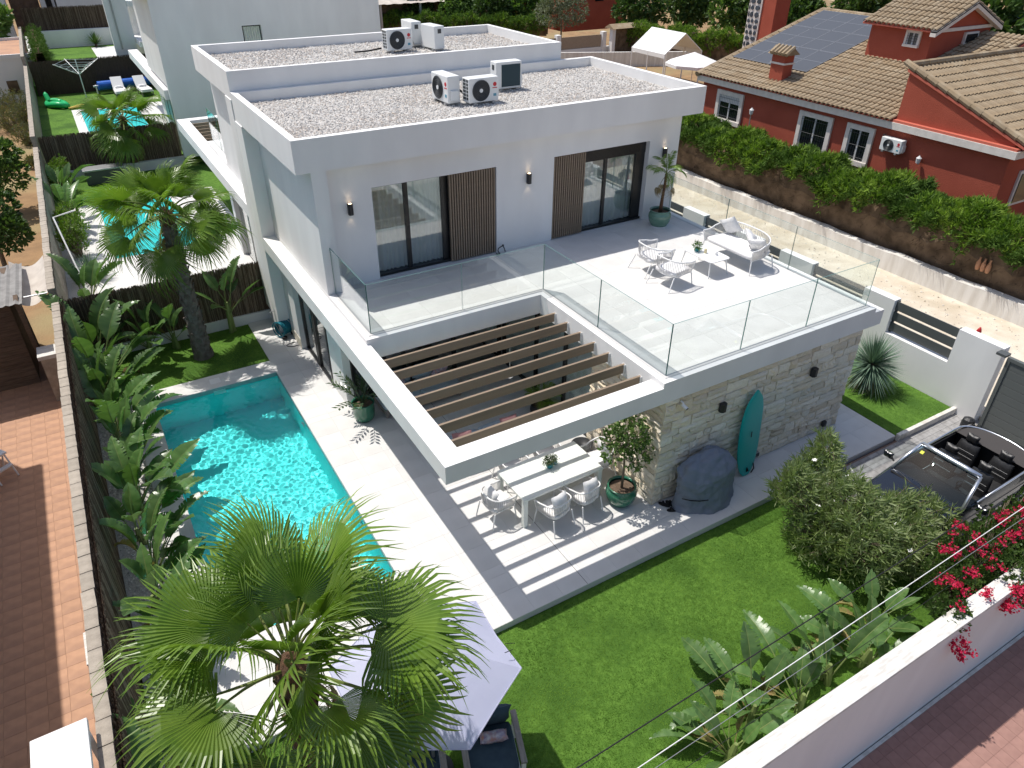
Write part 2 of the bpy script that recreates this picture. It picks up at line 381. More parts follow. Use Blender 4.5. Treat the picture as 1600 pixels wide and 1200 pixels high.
# glazing under the balcony
def glazing(name, a, b, vert, z1=2.66, mull=()):
    """black framed glass between two floor points; vert = thickness dir"""
    A, B = Vector(a), Vector(b); d = (B-A); L = d.length; ang = math.atan2(d.y, d.x); Rm = Matrix.Rotation(ang, 3, 'Z')
    fr = MB(); mid = (A+B)/2
    fr.obox((mid.x, mid.y, z1-.04), (L, .09, .08), Rm); fr.obox((mid.x, mid.y, .03), (L, .09, .06), Rm)
    for t in mull:
        p = A+d*t; fr.obox((p.x, p.y, z1/2), (.09, .085, z1-.14), Rm)
    f = fr.build(name, 'black_frame', V, world=True)
    g = MB(); g.obox((mid.x, mid.y, z1/2), (L-.02, .008, z1-.14), Rm); o = g.build('pane', 'glass_door', f); o.location = -V.location
glazing('sliding_door', (.62, 6.72), (4.90, 6.72), 0, mull=(.02, .33, .66, .98))
glazing('sliding_door', (4.92, 2.47), (4.92, 6.68), 0, mull=(.02, .3, .6, .98))
glazing('sliding_door', (.47, 7.72), (.47, 10.02), 0, mull=(.03, .47, .53, .97))
MB().box(.44, .62, 6.66, 7.70, 0, 2.67).build('corner_wall', 'plaster', V, world=True)
MB().box(.30, .62, 10.04, 11.06, 0, 2.67).build('corner_wall', 'plaster', V, world=True)
MB().box(.292, .30, 10.034, 11.06, 0, .32).build('plinth', 'stone_b', V, world=True)
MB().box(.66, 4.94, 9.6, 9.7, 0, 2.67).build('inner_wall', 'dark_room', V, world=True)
MB().box(5.6, 5.7, 2.42, 9.6, 0, 2.67)
# indoor darkness
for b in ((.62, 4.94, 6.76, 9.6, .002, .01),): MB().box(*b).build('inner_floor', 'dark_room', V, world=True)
# drain pipe / downspout at the facade's right end
MB().tube([(10.58, 6.9, ZT), (10.58, 6.9, 5.9)], .03, 8).build('downpipe', 'metal_white', V, world=True)

# glass balustrade
rail = thing('glass_balustrade', 'frameless clear glass balustrade around the roof terrace', 'balustrade', (5.4, 3, ZT))
def gpane(a, b):
    A, B = Vector(a), Vector(b); d = B-A; L = d.length-.016; mid = (A+B)/2; Rm = Matrix.Rotation(math.atan2(d.y, d.x), 3, 'Z')
    g = MB(); g.obox((mid.x, mid.y, ZT+.545), (L, .016, 1.11), Rm)
    g.m = [1, 1, 0, 1, 0, 1]; o = g.build('glass_panel', ['glass_rail', 'glass_edge'], rail, world=True)
    c = MB(); c.obox((mid.x, mid.y, ZT-.002), (L, .03, .018), Rm); c.build('glass_channel', 'metal_grey', rail, world=True)
for a, b in (((.505, 6.6), (.505, 4.45)), ((.505, 4.45), (2.62, 4.45)), ((2.62, 4.45), (4.70, 4.45)), ((4.70, 4.45), (4.70, 2.34)), ((4.70, 2.34), (4.70, .186)),
             ((4.70, .186), (6.62, .186)), ((6.62, .186), (8.52, .186)), ((8.52, .186), (10.46, .186)), ((10.46, .186), (10.46, 2.40)), ((10.46, 2.40), (10.46, 4.61)), ((10.46, 4.61), (10.46, 6.80))):
    gpane(a, b)
# wall lamps
pm('lamp_black', (0.02,0.021,0.024), rough=0.45, spec=0.5)
m, t, b = newmat('lamp_glow'); b.inputs['Emission Color'].default_value = (1, .72, .42, 1); b.inputs['Emission Strength'].default_value = 6
def wall_lamp(loc, label, lit=True, size=(.11, .12, .25), rz=0):
    t = thing('wall_lamp', label, 'wall lamp', loc, rz, 'black wall lamps on the villa')
    s = size; mb = MB(); n = 6
    pts = [(-s[0]/2, -.02), (s[0]/2, -.02), (s[0]/2, -s[1]*.75), (s[0]/4, -s[1]), (-s[0]/4, -s[1]), (-s[0]/2, -s[1]*.75)]
    mb.prism(pts, -s[2]/2, s[2]/2); mb.box(-.03, .03, -.02, 0, -.06, .06); mb.build('lamp_body', 'lamp_black', t, bevel=.006)
    if lit:
        g = MB(); g.prism([(p[0]*.6, -.05+(p[1]+.05)*.6) for p in pts], s[2]/2+.001, s[2]/2+.004); g.build('light_lens', 'lamp_glow', t)
        for sg in (1, -1):
            ld = bpy.data.lights.new('lamp_light', 'SPOT'); ld.energy = 0.8; ld.color = (1, .75, .48); ld.spot_size = 1.5; ld.spot_blend = .8; ld.shadow_soft_size = .02
            lo = bpy.data.objects.new('lamp_light', ld); col.objects.link(lo); lo.parent = t; lo.location = (0, -.07, sg*(s[2]/2+.012)); lo.rotation_euler = (PI if sg > 0 else 0, 0, 0)
wall_lamp((1.13, YF, 4.96), 'black wall lamp left of the left balcony door, upper floor')
wall_lamp((5.71, YF, 4.93), 'black wall lamp between the two balcony doors, upper floor')
wall_lamp((10.03, YF, 4.96), 'black wall lamp above the potted palm on the terrace')
wall_lamp((6.22, .05, 2.02), 'black hexagonal lamp on the stone wall left of the surfboard', False, (.15, .13, .2))
wall_lamp((8.95, .05, 2.0), 'black hexagonal lamp high on the stone wall right of the surfboard', False, (.15, .13, .2))
wall_lamp((9.9, .05, .24), 'small black lamp low on the stone wall near its right corner', False, (.12, .11, .13))
tb = thing('socket_box', 'grey outdoor socket box low on the stone wall beside the surfboard', 'socket box', (7.64, .05, .2))
MB().box(-.07, .07, -.09, 0, -.08, .08).build('box_body', 'metal_grey', tb, bevel=.008); MB().box(-.06, .06, -.105, -.09, -.02, .07).build('box_lid', 'lamp_black', tb, bevel=.004)
cm_ = thing('security_camera', 'small white security camera under the slab on the stone wall', 'camera', (5.05, .04, 2.5))
MB().tube([(0, 0, .05), (0, -.06, .05), (0, -.08, 0)], .02, 8).build('camera_arm', 'metal_white', cm_); MB().tube([(0, -.05, 0), (.03, -.16, -.05)], .035, 10).build('camera_body', 'metal_white', cm_); MB().tube([(.03, -.16, -.05), (.034, -.172, -.056)], .03, 10).build('camera_lens', 'lamp_black', cm_)
# hose by the balcony door
tag(MB().tube([(5.0+.02*math.sin(i*1.3)-.25*(i/14), YF-.12+.07*math.sin(i*.9), ZT+.03+.22*max(0, math.sin(i*.33))) for i in range(15)], .014, 6).build('cable', 'lamp_black', None, world=True, smooth=True), 'short black cable hanging from the wall beside the left balcony door', 'cable')
# ================================================================== GROUND, DECK, POOL
pm('earth', (0.34,0.215,0.115), (0.25,0.16,0.09), 1.2, 0.95, 0.6, 14, c3=(0.30,0.24,0.13), scale3=.4, bdist=.05, spec=0.1)
pm('pool_liner', (0.06,0.80,0.80), (0.075,0.83,0.83), 3, 0.5, 0.03, 40, spec=0.3)
pm('bed_gravel', (0.62,0.60,0.57), (0.40,0.38,0.36), 40, 0.9, 0.8, 50)
PX0, PX1, PY0, PY1 = -3.73, -.668, 1.0, 9.19
gr = struct(MB().poly([(-400,-300,-1.9), (400,-300,-1.9), (400,500,-1.9), (-400,500,-1.9)]).build('ground', 'earth'))
deck = struct(plate([-4.25, PX0, PX1, 11.31], [-1.01, PY0, PY1, 9.86, 12.40], {(1, 1), (0, 3), (1, 3)}, -.16, -.004).build('patio', 'grout', None, world=True, origin=(3, 4, -.16)))
tiles(deck, [(-.668, 11.31, -1.01, 0.0), (-.668, 4.66, 0.0, 6.66), (-.668, .28, 6.66, 12.40), (-4.25, -.668, -1.01, PY0), (-4.25, PX0, PY0, 9.86), (PX0, PX1, PY1, 9.86), (10.46, 11.31, 0, 7)], (.62, .62), -.013, 'tile_light', .013, 300, off=(-.09, .235))
bs = MB()
z0 = -1.5
bs.poly([(PX0,PY0,z0),(PX1,PY0,z0),(PX1,PY1,z0),(PX0,PY1,z0)])
bs.poly([(PX0,PY0,z0),(PX0,PY1,z0),(PX0,PY1,-.02),(PX0,PY0,-.02)]); bs.poly([(PX1,PY1,z0),(PX1,PY0,z0),(PX1,PY0,-.02),(PX1,PY1,-.02)])
bs.poly([(PX0,PY1,z0),(PX1,PY1,z0),(PX1,PY1,-.02),(PX0,PY1,-.02)]); bs.poly([(PX1,PY0,z0),(PX0,PY0,z0),(PX0,PY0,-.02),(PX1,PY0,-.02)])
pool = struct(bs.build('pool_basin', 'pool_liner', None, world=True))
# water: a real rippled sheet
def water_h(x, y):
    h = 0
    for (kx, ky, a, p) in WAVES: h += a*math.sin(kx*x+ky*y+p)
    return h
rr = random.Random(4); WAVES = []
for i in range(34):
    th = rr.uniform(0, 2*PI); lam = rr.uniform(.08, .28); WAVES.append((2*PI/lam*math.cos(th), 2*PI/lam*math.sin(th), .00030*lam/.20, rr.uniform(0, 6.3)))
nx, ny = 190, 500
wm = MB(); wm.grid([[(PX0+(PX1-PX0)*i/nx, PY0+(PY1-PY0)*j/ny, -.085+water_h(PX0+(PX1-PX0)*i/nx, PY0+(PY1-PY0)*j/ny)) for i in range(nx+1)] for j in range(ny+1)])
m, t, b = newmat('water'); t.nodes.remove(b)
gl = t.nodes.new('ShaderNodeBsdfGlass'); gl.inputs['IOR'].default_value = 1.33; gl.inputs['Roughness'].default_value = 0; gl.inputs['Color'].default_value = (.97, 1, 1, 1)
t.links.new(gl.outputs[0], t.nodes['Material Output'].inputs[0])
wob = wm.build('pool_water', 'water', None, world=True, smooth=True); struct(wob)
for f in wob.data.polygons: pass
wob.cycles.is_caustics_caster = True; pool.cycles.is_caustics_receiver = True; sd.cycles.is_caustics_light = True

for (y, z, lab) in ((6.9, -.45, 0), (2.95, -.42, 1)):
    MB().tube([(PX1-.002, y, z), (PX1-.03, y, z)], .09, 18).build('pool_light', 'metal_white', pool, world=True)
MB().box(-2.32, -2.02, PY1-.012, PY1-.002, -.30, -.08).build('skimmer', 'metal_white', pool, world=True)
MB().box(-2.32, -2.06, 9.42, 9.68, .0, .006).build('skimmer_lid', 'metal_white', deck, world=True)
pm('pool_liner_far', (0.015,0.46,0.46), (0.02,0.50,0.50), 3, 0.5, 0.03, 40, spec=0.3)

pm('waterline', (0.36,0.40,0.41), (0.30,0.34,0.35), 8, 0.4, 0, rand=.0)
wl = MB(); e_ = .006
wl.box(PX0, PX1, PY1-e_, PY1-.001, -.16, -.012); wl.box(PX0, PX1, PY0+.001, PY0+e_, -.16, -.012); wl.box(PX0+.001, PX0+e_, PY0+e_, PY1-e_, -.16, -.012); wl.box(PX1-e_, PX1-.001, PY0+e_, PY1-e_, -.16, -.012)
wl.build('waterline_band', 'waterline', pool, world=True)
MB().box(2.296, 2.304, -1.0, 6.6, .0008, .0022).build('drain_line', 'black_frame', deck, world=True)
# ================================================================== SITE: lawns, drive, walls, lane, street
pm('sand_lane', (0.66,0.60,0.50), (0.56,0.49,0.39), 2.2, 0.95, 0.5, 30, c3=(0.50,0.43,0.33), scale3=.9, spec=0.1, bdist=.02)
pm('paver_grey', (0.34,0.335,0.33), (0.25,0.245,0.24), 9, 0.85, 0.3, 60, rand=0.2)
pm('paver_red', (0.36,0.205,0.17), (0.31,0.175,0.145), 6, 0.85, 0.3, 80, rand=0.08)
pm('terracotta', (0.49,0.285,0.18), (0.42,0.24,0.15), 5, 0.8, 0.2, 60, rand=0.06, c3=(0.36,0.21,0.145), scale3=1.2)
pm('mortar_dark', (0.24,0.165,0.13), rough=0.95)
pm('kerb_white', (0.72,0.70,0.66), (0.55,0.52,0.47), 8, 0.9, 0.4, 50)
pm('concrete_block', (0.40,0.35,0.29), (0.27,0.235,0.195), 6, 0.95, 0.5, 40, rand=0.10, bdist=.02)
pm('cap_white', (0.74,0.73,0.70), (0.55,0.53,0.49), 5, 0.85, 0.3, 50, stretch=(1, 6, 1))
pm('slat_grey', (0.085,0.092,0.092), rough=0.5, spec=0.4)
pm('gate_grey', (0.115,0.125,0.12), rough=0.5, spec=0.4)
pm('reed', (0.075,0.052,0.038), (0.13,0.092,0.066), 14, 0.95, 0.9, 60, stretch=(14, 14, .8), bdist=.03, spec=.1)
pm('reed_light', (0.34,0.27,0.20), (0.22,0.17,0.125), 14, 0.95, 0.5, 60, stretch=(8, 8, .6), rand=.25, spec=.1)
pm('reed_dark', (0.10,0.07,0.05), (0.16,0.115,0.085), 14, 0.95, 0.5, 60, stretch=(8, 8, .6), rand=.3, spec=.1)

def turf_patch(name, pts, z, density, seed, label=None, holes=()):
    """flat turf sheet with real blades on top"""
    base = struct(MB().prism(pts, z-.12, z).build(name, 'turf', None, world=True))
    rr = random.Random(seed); xs = [p[0] for p in pts]; ys = [p[1] for p in pts]; mb = MB()
    def inside(x, y):
        c = False; n = len(pts); j = n-1
        for i in range(n):
            if (pts[i][1] > y) != (pts[j][1] > y) and x < (pts[j][0]-pts[i][0])*(y-pts[i][1])/(pts[j][1]-pts[i][1])+pts[i][0]: c = not c
            j = i
        return c
    A = (max(xs)-min(xs))*(max(ys)-min(ys))
    for i in range(int(A*density)):
        x, y = rr.uniform(min(xs), max(xs)), rr.uniform(min(ys), max(ys))
        if not inside(x, y): continue
        a = rr.uniform(0, 2*PI); sw = .5+.5*math.sin(x*1.3+2*math.sin(y*.9)); h = rr.uniform(.014, .028); wd = .005
        lx, ly = math.cos(a+sw)*h*.9, math.sin(a+sw)*h*.9; dx, dy = -math.sin(a)*wd, math.cos(a)*wd
        mb.add([(x-dx, y-dy, z), (x+dx, y+dy, z), (x+lx, y+ly, z+h)], [(0, 1, 2)])
    g = mb.build('grass_blades', 'turf_blade', base, world=True); stuff(g)
    return base
lawn = turf_patch('front_lawn', [(-5.0, -5.24), (8.3, -5.24), (8.3, -1.01), (-5.0, -1.01)], -.15, 2600, 21)
turf_patch('back_lawn', [(-4.9, 9.86), (-.67, 9.86), (-.67, 12.30), (-4.9, 12.30)], -.02, 900, 22)
turf_patch('side_lawn', [(11.33, -1.0), (13.58, -1.0), (13.58, 9), (11.33, 9)], 0.0, 700, 23)
struct(MB().box(8.3, 15.2, -5.24, -1.03, -.3, -.145).build('driveway', 'mortar_dark', None, world=True))
drv = bpy.data.objects['driveway']
tiles(drv, [(8.3, 13.9, -5.2, -1.1)], (.30, .15), -.144, 'paver_grey', .03, 300, .004, name='paver')
kb = MB().box(11.33, 13.6, -1.10, -1.0, -.14, .05).build('drive_kerb', 'kerb_white', drv, world=True, bevel=.01)
# planting bed left of the pool
struct(MB().box(-5.10, -4.255, -1.0, 9.85, -.16, -.03).build('planting_bed', 'bed_gravel', None, world=True))
gravel_field(bpy.data.objects['planting_bed'], -5.05, -4.27, -1, 9.8, -.03, 3500, .015, .04, 31, mats=('gravel_a', 'gravel_a', 'gravel_b'), name='bed_pebbles')
# front boundary wall and street
fw_ = thing('boundary_wall', 'low white street wall with rough pale coping along the lawn', 'wall', (4.5, -5.37, -.9))
MB().box(-5.4, 15.2, -5.49, -5.25, -.95, 1.33).build('wall_body', 'plaster', fw_, world=True)
MB().box(-5.4, 15.2, -5.51, -5.23, 1.33, 1.40).build('coping', 'cap_white', fw_, world=True, bevel=.008)
struct(MB().box(-7.5, 40, -14, -5.5, -1.05, -.885).build('street', 'mortar_dark', None, world=True))
st = bpy.data.objects['street']
tiles(st, [(1.5, 11.5, -7.6, -5.56)], (.22, .22), -.884, 'paver_red', .006, 300, .002, name='street_tile')
struct(MB().box(-7.5, 40, -5.56, -5.505, -.885, -.86).build('gutter', 'kerb_white', st, world=True))
# right side wall with slatted openings
sw_ = thing('side_wall', 'long light grey garden wall with dark slatted openings beside the lane', 'wall', (13.72, 6, 0))
ops = [(-.46, 1.30), (2.22, 3.95), (5.15, 5.95), (6.95, 8.4), (9.4, 11.0)]
yb = [-1.55] + [v for o in ops for v in o] + [14.0]
pw = plate(yb, [-.2, 1.06, 2.0], {(1, 1), (3, 1), (5, 1), (7, 1), (9, 1)}, 0, .26)
pw.v = [(13.6+z, x, y) for x, y, z in pw.v]; pw.build('wall_body', 'plaster', sw_, world=True)
for k, (a, b) in enumerate(ops):
    for j in range(3):
        z = 1.12+j*.30
        MB().box(13.70, 13.73, a+.003, b-.003, z, z+.235).build('slat', 'slat_grey', sw_, world=True)
    MB().box(13.735, 13.77, a+.003, a+.06, 1.065, 1.98).build('slat_post', 'slat_grey', sw_, world=True)
    MB().box(13.735, 13.77, b-.06, b-.003, 1.065, 1.98).build('slat_post', 'slat_grey', sw_, world=True)
# lane
lane = struct(MB().box(13.86, 19.6, -5.5, 60, -.3, -.01).build('lane', 'sand_lane', None, world=True))
gravel_field(lane, 13.9, 19.4, -1, 20, -.01, 2500, .012, .04, 37, mats=('gravel_a', 'sand_lane', 'gravel_c'), name='lane_stones')
lw_ = thing('retaining_wall', 'weathered whitewashed wall along the sandy lane below the conifer hedge', 'wall', (19.6, 8, 0))
mb = MB(); yy = -6.0; prev = None
P = []
while yy < 26:
    top = .62+.02*math.sin(yy*1.7)+.012*math.sin(yy*4.1); P.append((yy, top)); yy += .5
mb.grid([[(19.45, y, -.2), (19.45, y, .3), (19.45, y, t), (19.75, y, t+.01), (19.75, y, -.2)] for y, t in P]); mb.build('wall_body', 'plaster_old', lw_, world=True)
struct(MB().box(19.7, 60, -6, 45, -.3, .55).build('upper_terrace', 'earth', None, world=True))
# sliding gate
gt = thing('sliding_gate', 'dark grey sliding gate of wide horizontal panels across the driveway', 'gate', (13.45, -3.3, -.1))
MB().box(13.40, 13.50, -1.84, -1.76, -.1, 1.95).build('gate_post', 'gate_grey', gt, world=True)
MB().box(13.40, 13.50, -5.2, -5.12, -.1, 1.95).build('gate_post', 'gate_grey', gt, world=True)
MB().box(13.40, 13.50, -5.12, -1.84, 1.87, 1.95).build('gate_rail', 'gate_grey', gt, world=True); MB().box(13.40, 13.50, -5.12, -1.84, -.06, .02).build('gate_rail', 'gate_grey', gt, world=True)
for k in range(9): MB().box(13.425, 13.47, -5.12, -1.84, .025+k*.205, .222+k*.205).build('gate_panel', 'gate_grey', gt, world=True, bevel=.006)
MB().box(13.34, 13.56, -1.74, -1.52, 1.93, 1.99).build('gate_guide', 'slat_grey', gt, world=True)
gm = thing('gate_motor', 'black gate motor box on the ground at the foot of the gate post', 'gate motor', (13.2, -1.62, -.12))
MB().box(-.16, .16, -.1, .1, 0, .06).build('motor_base', 'lamp_black', gm); MB().lathe([(.145, .06), (.15, .2), (.13, .3), (.06, .34)], 12).build('motor_cover', 'lamp_black', gm, smooth=False); MB().box(-.02, .02, -.135, -.1, .12, .2).build('motor_lock', 'metal_white', gm)
# left boundary: block wall with openwork top and reed screen
lb = thing('block_wall', 'long concrete block wall with openwork block top between the two gardens', 'wall', (-5.3, 10, -.3))
def wallx(y): return -5.42+.0093*(y-0)
segs = [(-2.2, 12.6, -.35, 1.72), (12.6, 28, -.1, 2.0), (28, 46, .2, 2.5), (46, 60, .6, 3.0)]
for (a, b, z0, z1) in segs:
    mb = MB(); xa, xb = wallx(a), wallx(b)
    mb.prism([(xa, a), (xa+.18, a), (xb+.18, b-.004), (xb, b-.004)], z0, z1); mb.build('wall_body', 'concrete_block', lb, world=True)
bm = MB(); bm.box(-.09, .09, -.19, .19, 0, .035); bm.box(-.09, .09, -.19, .19, .165, .20); bm.box(-.09, .09, -.19, -.155, .035, .165); bm.box(-.09, .09, .155, .19, .035, .165); bm.box(-.09, .09, -.017, .017, .035, .165)
bmesh_ = bm.mesh('open_block', 'concrete_block')
y = -2.0; n = 0
while y < 27.5:
    z = 1.72 if y < 12.6 else 2.0
    place('open_block', bmesh_, lb, Vector((wallx(y)+.09+RN.uniform(-.006, .006), y, z+.002))-lb.location, (RN.uniform(-.01, .01), 0, RN.uniform(-.03, .03))); y += .395; n += 1
def reed_screen(name, label, A, B, z0, z1, n, thick, seed, mat_base='reed', slender=True, ragged=.06, group=None, mats=('reed_dark', 'reed_light')):
    """brushwood / reed screen: a backing sheet and single reeds"""
    rr = random.Random(seed); A, B = Vector(A), Vector(B); d = B-A; L = d.length; nrm = Vector((-d.y, d.x)).normalized()
    t = thing(name, label, 'reed fence', ((A.x+B.x)/2, (A.y+B.y)/2, z0), 0, group)
    mb = MB(); mb.prism([tuple(A-nrm*.012), tuple(B-nrm*.012), tuple(B+nrm*.012), tuple(A+nrm*.012)], z0, z1-.05); mb.build('screen_backing', mat_base, t, world=True)
    mb = MB()
    for i in range(n):
        s = rr.random()*L; off = rr.choice((-1, 1))*rr.uniform(.014, thick); r = rr.uniform(.004, .010)
        p = A+d*(s/L)+nrm*off; zt = z1+rr.uniform(-ragged*1.6, ragged); lean = rr.uniform(-.05, .05); zb = z0 if rr.random() < .75 else z0+rr.uniform(0, (z1-z0)*.6)
        mb.cm = 0 if rr.random() < .62 else 1
        q = Vector((d.x, d.y, 0)).normalized()
        b0 = Vector((p.x, p.y, zb)); b1 = Vector((p.x, p.y, zt))+q*lean+Vector((nrm.x, nrm.y, 0))*rr.uniform(-.01, .015)
        n3 = Vector((nrm.x, nrm.y, 0))*(1 if off > 0 else -1)
        mb.add([tuple(b0-q*r), tuple(b0+n3*r), tuple(b0+q*r), tuple(b1-q*r), tuple(b1+n3*r), tuple(b1+q*r)], [(0, 1, 4, 3), (1, 2, 5, 4)])
    stuff(mb.build('reed', list(mats), t, world=True))
    for k in (0.25, .75):
        zz = z0+(z1-z0)*k
        MB().tube([tuple(Vector((A.x, A.y, zz))+Vector((nrm.x, nrm.y, 0))*.03), tuple(Vector((B.x, B.y, zz))+Vector((nrm.x, nrm.y, 0))*.03)], .004, 4).build('tie_wire', 'metal_grey', t, world=True)
    return t
reed_screen('reed_fence', 'dark brushwood screen lining the garden side of the long left wall by the pool', (wallx(-2)+.24, -2.0), (wallx(12.5)+.24, 12.5), -.15, 1.86, 9000, .035, 41)
reed_screen('reed_fence', 'brushwood screen behind the palm at the end of the pool lawn', (-5.0, 12.42), (.62, 12.42), .28, 1.78, 3800, .04, 42)
lp = thing('planter_wall', 'low white planter wall at the foot of the brushwood screen behind the palm', 'wall', (-2.2, 12.38, 0))
MB().box(-5.0, .66, 12.32, 12.52, -.05, .28).build('wall_body', 'plaster', lp, world=True)
# left neighbour's tiled yard
nb = struct(MB().box(-11, -5.43, -6, 14.4, -.6, -.315).build('tiled_yard', 'mortar_dark', None, world=True))
tiles(nb, [(-8.2, -5.43, -2.2, 14.4)], (.31, .31), -.314, 'terracotta', .005, 300, .003, name='yard_tile')
struct(MB().box(-14, -5.3, 14.4, 62, -.6, -.30).build('dirt_yard', 'earth', None, world=True))
# the house left of the frame that shades the tiled yard
nh = thing('shading_house', 'cream house wall standing left of the tiled yard', 'house', (-10.5, 4, -.3))
MB().box(-13, -8.35, -6, 10.9, -.3, 6.6).build('wall', 'plaster_old', nh, world=True); MB().box(-13.3, -8.15, -6.2, 11.1, 6.6, 6.8).build('roof', 'terracotta', nh, world=True)
# ================================================================== PLANTS
pm('palm_leaf', (0.095,0.178,0.020), (0.155,0.245,0.034), 3, 0.33, 0.0, spec=0.5, rand=0.22, trans=0.28)
pm('palm_leaf_dry', (0.30,0.23,0.11), (0.22,0.16,0.08), 6, 0.7, rand=0.2, trans=0.15)
pm('palm_stem', (0.13,0.19,0.035), (0.17,0.20,0.05), 6, 0.5, rand=0.1)
pm('palm_trunk', (0.11,0.075,0.05), (0.17,0.13,0.10), 9, 0.95, 0.8, 25, bdist=.03, spec=.1)
pm('palm_trunk_grey', (0.20,0.175,0.155), (0.13,0.11,0.095), 9, 0.95, 0.8, 25, bdist=.03, spec=.1)
pm('palm_fibre', (0.16,0.085,0.045), (0.09,0.05,0.03), 12, 0.95, 0.8, 40, bdist=.03)
pm('strel_leaf', (0.065,0.135,0.036), (0.11,0.195,0.058), 2.2, 0.30, 0.15, 40, spec=0.5, rand=0.25, trans=0.22, stretch=(3, 1, 1))
pm('strel_rib', (0.17,0.22,0.07), rough=0.5, rand=.1)
pm('strel_dry', (0.30,0.20,0.09), (0.20,0.21,0.06), 5, 0.7, rand=.2, trans=.2)
pm('bush_leaf', (0.16,0.22,0.08), (0.25,0.31,0.13), 2.4, 0.5, spec=0.4, trans=0.25)
pm('bush_leaf_b', (0.22,0.28,0.125), (0.33,0.38,0.21), 2.4, 0.5, spec=0.4, trans=0.25)
pm('bougain_leaf', (0.055,0.105,0.025), (0.10,0.165,0.04), 3, 0.5, trans=0.25)
pm('bract_red', (0.48,0.008,0.055), (0.60,0.02,0.09), 9, 0.6, trans=0.3)
pm('flower_white', (0.85,0.84,0.80), rough=0.7)
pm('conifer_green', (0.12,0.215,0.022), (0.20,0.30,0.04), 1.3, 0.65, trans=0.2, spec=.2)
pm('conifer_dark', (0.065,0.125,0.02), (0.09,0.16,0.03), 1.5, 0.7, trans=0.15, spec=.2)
pm('twig_brown', (0.085,0.060,0.040), (0.19,0.135,0.09), 2.2, 0.9, spec=.1)
pm('bark', (0.16,0.12,0.085), (0.24,0.19,0.14), 12, 0.95, 0.7, 30, bdist=.02)
pm('tree_leaf', (0.040,0.085,0.020), (0.085,0.145,0.035), 1.6, 0.5, trans=0.22)
pm('tree_leaf_light', (0.11,0.20,0.04), (0.17,0.27,0.07), 1.6, 0.5, trans=0.25)
pm('olive_leaf', (0.12,0.15,0.085), (0.20,0.225,0.14), 1.8, 0.6, trans=0.12)
pm('yucca_leaf', (0.115,0.19,0.13), (0.17,0.25,0.18), 4, 0.5, trans=0.1)
pm('yucca_dry', (0.30,0.25,0.16), (0.22,0.19,0.12), 6, 0.8)
pm('soil', (0.11,0.075,0.05), (0.17,0.12,0.085), 20, 0.95, 0.8, 40, bdist=.02)

def fan_frond(seed, R=.82, Lp=.95, nseg=50, spread=118, droop=.35, fold=.06):
    rr = random.Random(seed); mb = MB()
    # petiole, arched
    n = 6; pts = []
    for i in range(n+1):
        s = i/n; pts.append((Lp*s, 0, .10*math.sin(s*PI*.9)-.06*s*s))
    mb.cm = 1; mb.tube(pts, [.026-.013*i/n for i in range(n+1)], 5); mb.cm = 0
    hub = Vector(pts[-1]); down = -.35
    dth = math.radians(2*spread)/nseg
    for k in range(nseg):
        th = math.radians(-spread)+dth*(k+.5); a = abs(th)/math.radians(spread)
        L = R*(1.02-.30*a*a)*rr.uniform(.94, 1.04); split = rr.uniform(.54, .66)
        d = Vector((math.cos(th), math.sin(th), 0)); sd_ = Vector((-math.sin(th), math.cos(th), 0))
        dr = droop*rr.uniform(.5, 1.3); tw = rr.uniform(-.10, .10); curl = rr.uniform(.6, 1.4)
        P = []
        for s in (0.04, .3, .56, .76, .9, 1.0):
            r = L*s
            hw = r*math.tan(dth/2)*1.02 if s <= split else L*split*math.tan(dth/2)*max(.03, (1-s)/(1-split))**.8
            q = max(0, s-split)/(1-split)
            z = down*r*.25*math.cos(th*.5)+.16*a*r - dr*L*q*q*curl*.55 - .05*s*s
            back = L*.10*q*q*dr
            c = hub+d*(r-back)+sd_*(tw*L*q*q)+Vector((0, 0, z))
            P.append([c-sd_*hw+Vector((0, 0, fold*hw*6)), c, c+sd_*hw+Vector((0, 0, fold*hw*6))])
        mb.grid(P)
    return mb
PF = [fan_frond(100+i, R=.96, droop=(.3, .5, .7, 1.0, .6)[i], spread=(105, 122, 114, 98, 128)[i], fold=(.10, .12, .09, .11, .08)[i]).mesh('frond', ['palm_leaf', 'palm_stem']) for i in range(5)]
PD = [fan_frond(140, droop=1.3, spread=80, R=.7).mesh('dry_frond', ['palm_leaf_dry', 'palm_leaf_dry'])]
def palm_trunk(h, r0, r1, seed, boots=True, lean=(0, 0)):
    rr = random.Random(seed); mb = MB(); n = 26; N = 14; P = []
    for i in range(n+1):
        s = i/n; r = r0+(r1-r0)*s+(.05*math.exp(-s*9)); row = []
        for k in range(N):
            q = 2*PI*k/N; b = r*(1+rr.uniform(-.05, .05)+.05*math.sin(i*2.1+k*3)); row.append((lean[0]*s*s+b*math.cos(q), lean[1]*s*s+b*math.sin(q), h*s))
        row.append(row[0]); P.append(row)
    mb.grid(P)
    if boots:
        m = int(h*26)
        for i in range(m):
            z = h*(i+.5)/m; s = z/h; r = r0+(r1-r0)*s; q = i*2.39996; hw = .07; out = .05
            c, sn = math.cos(q), math.sin(q); ox, oy = lean[0]*s*s, lean[1]*s*s
            p = lambda rad, t, dz: (ox+c*rad-sn*t, oy+sn*rad+c*t, z+dz)
            mb.add([p(r-.01, -hw, -.06), p(r-.01, hw, -.06), p(r+out, hw*.55, .08), p(r+out, -hw*.55, .08), p(r, 0, .09)], [(0, 1, 2, 3), (3, 2, 4), (0, 3, 4), (1, 4, 2)])
    return mb
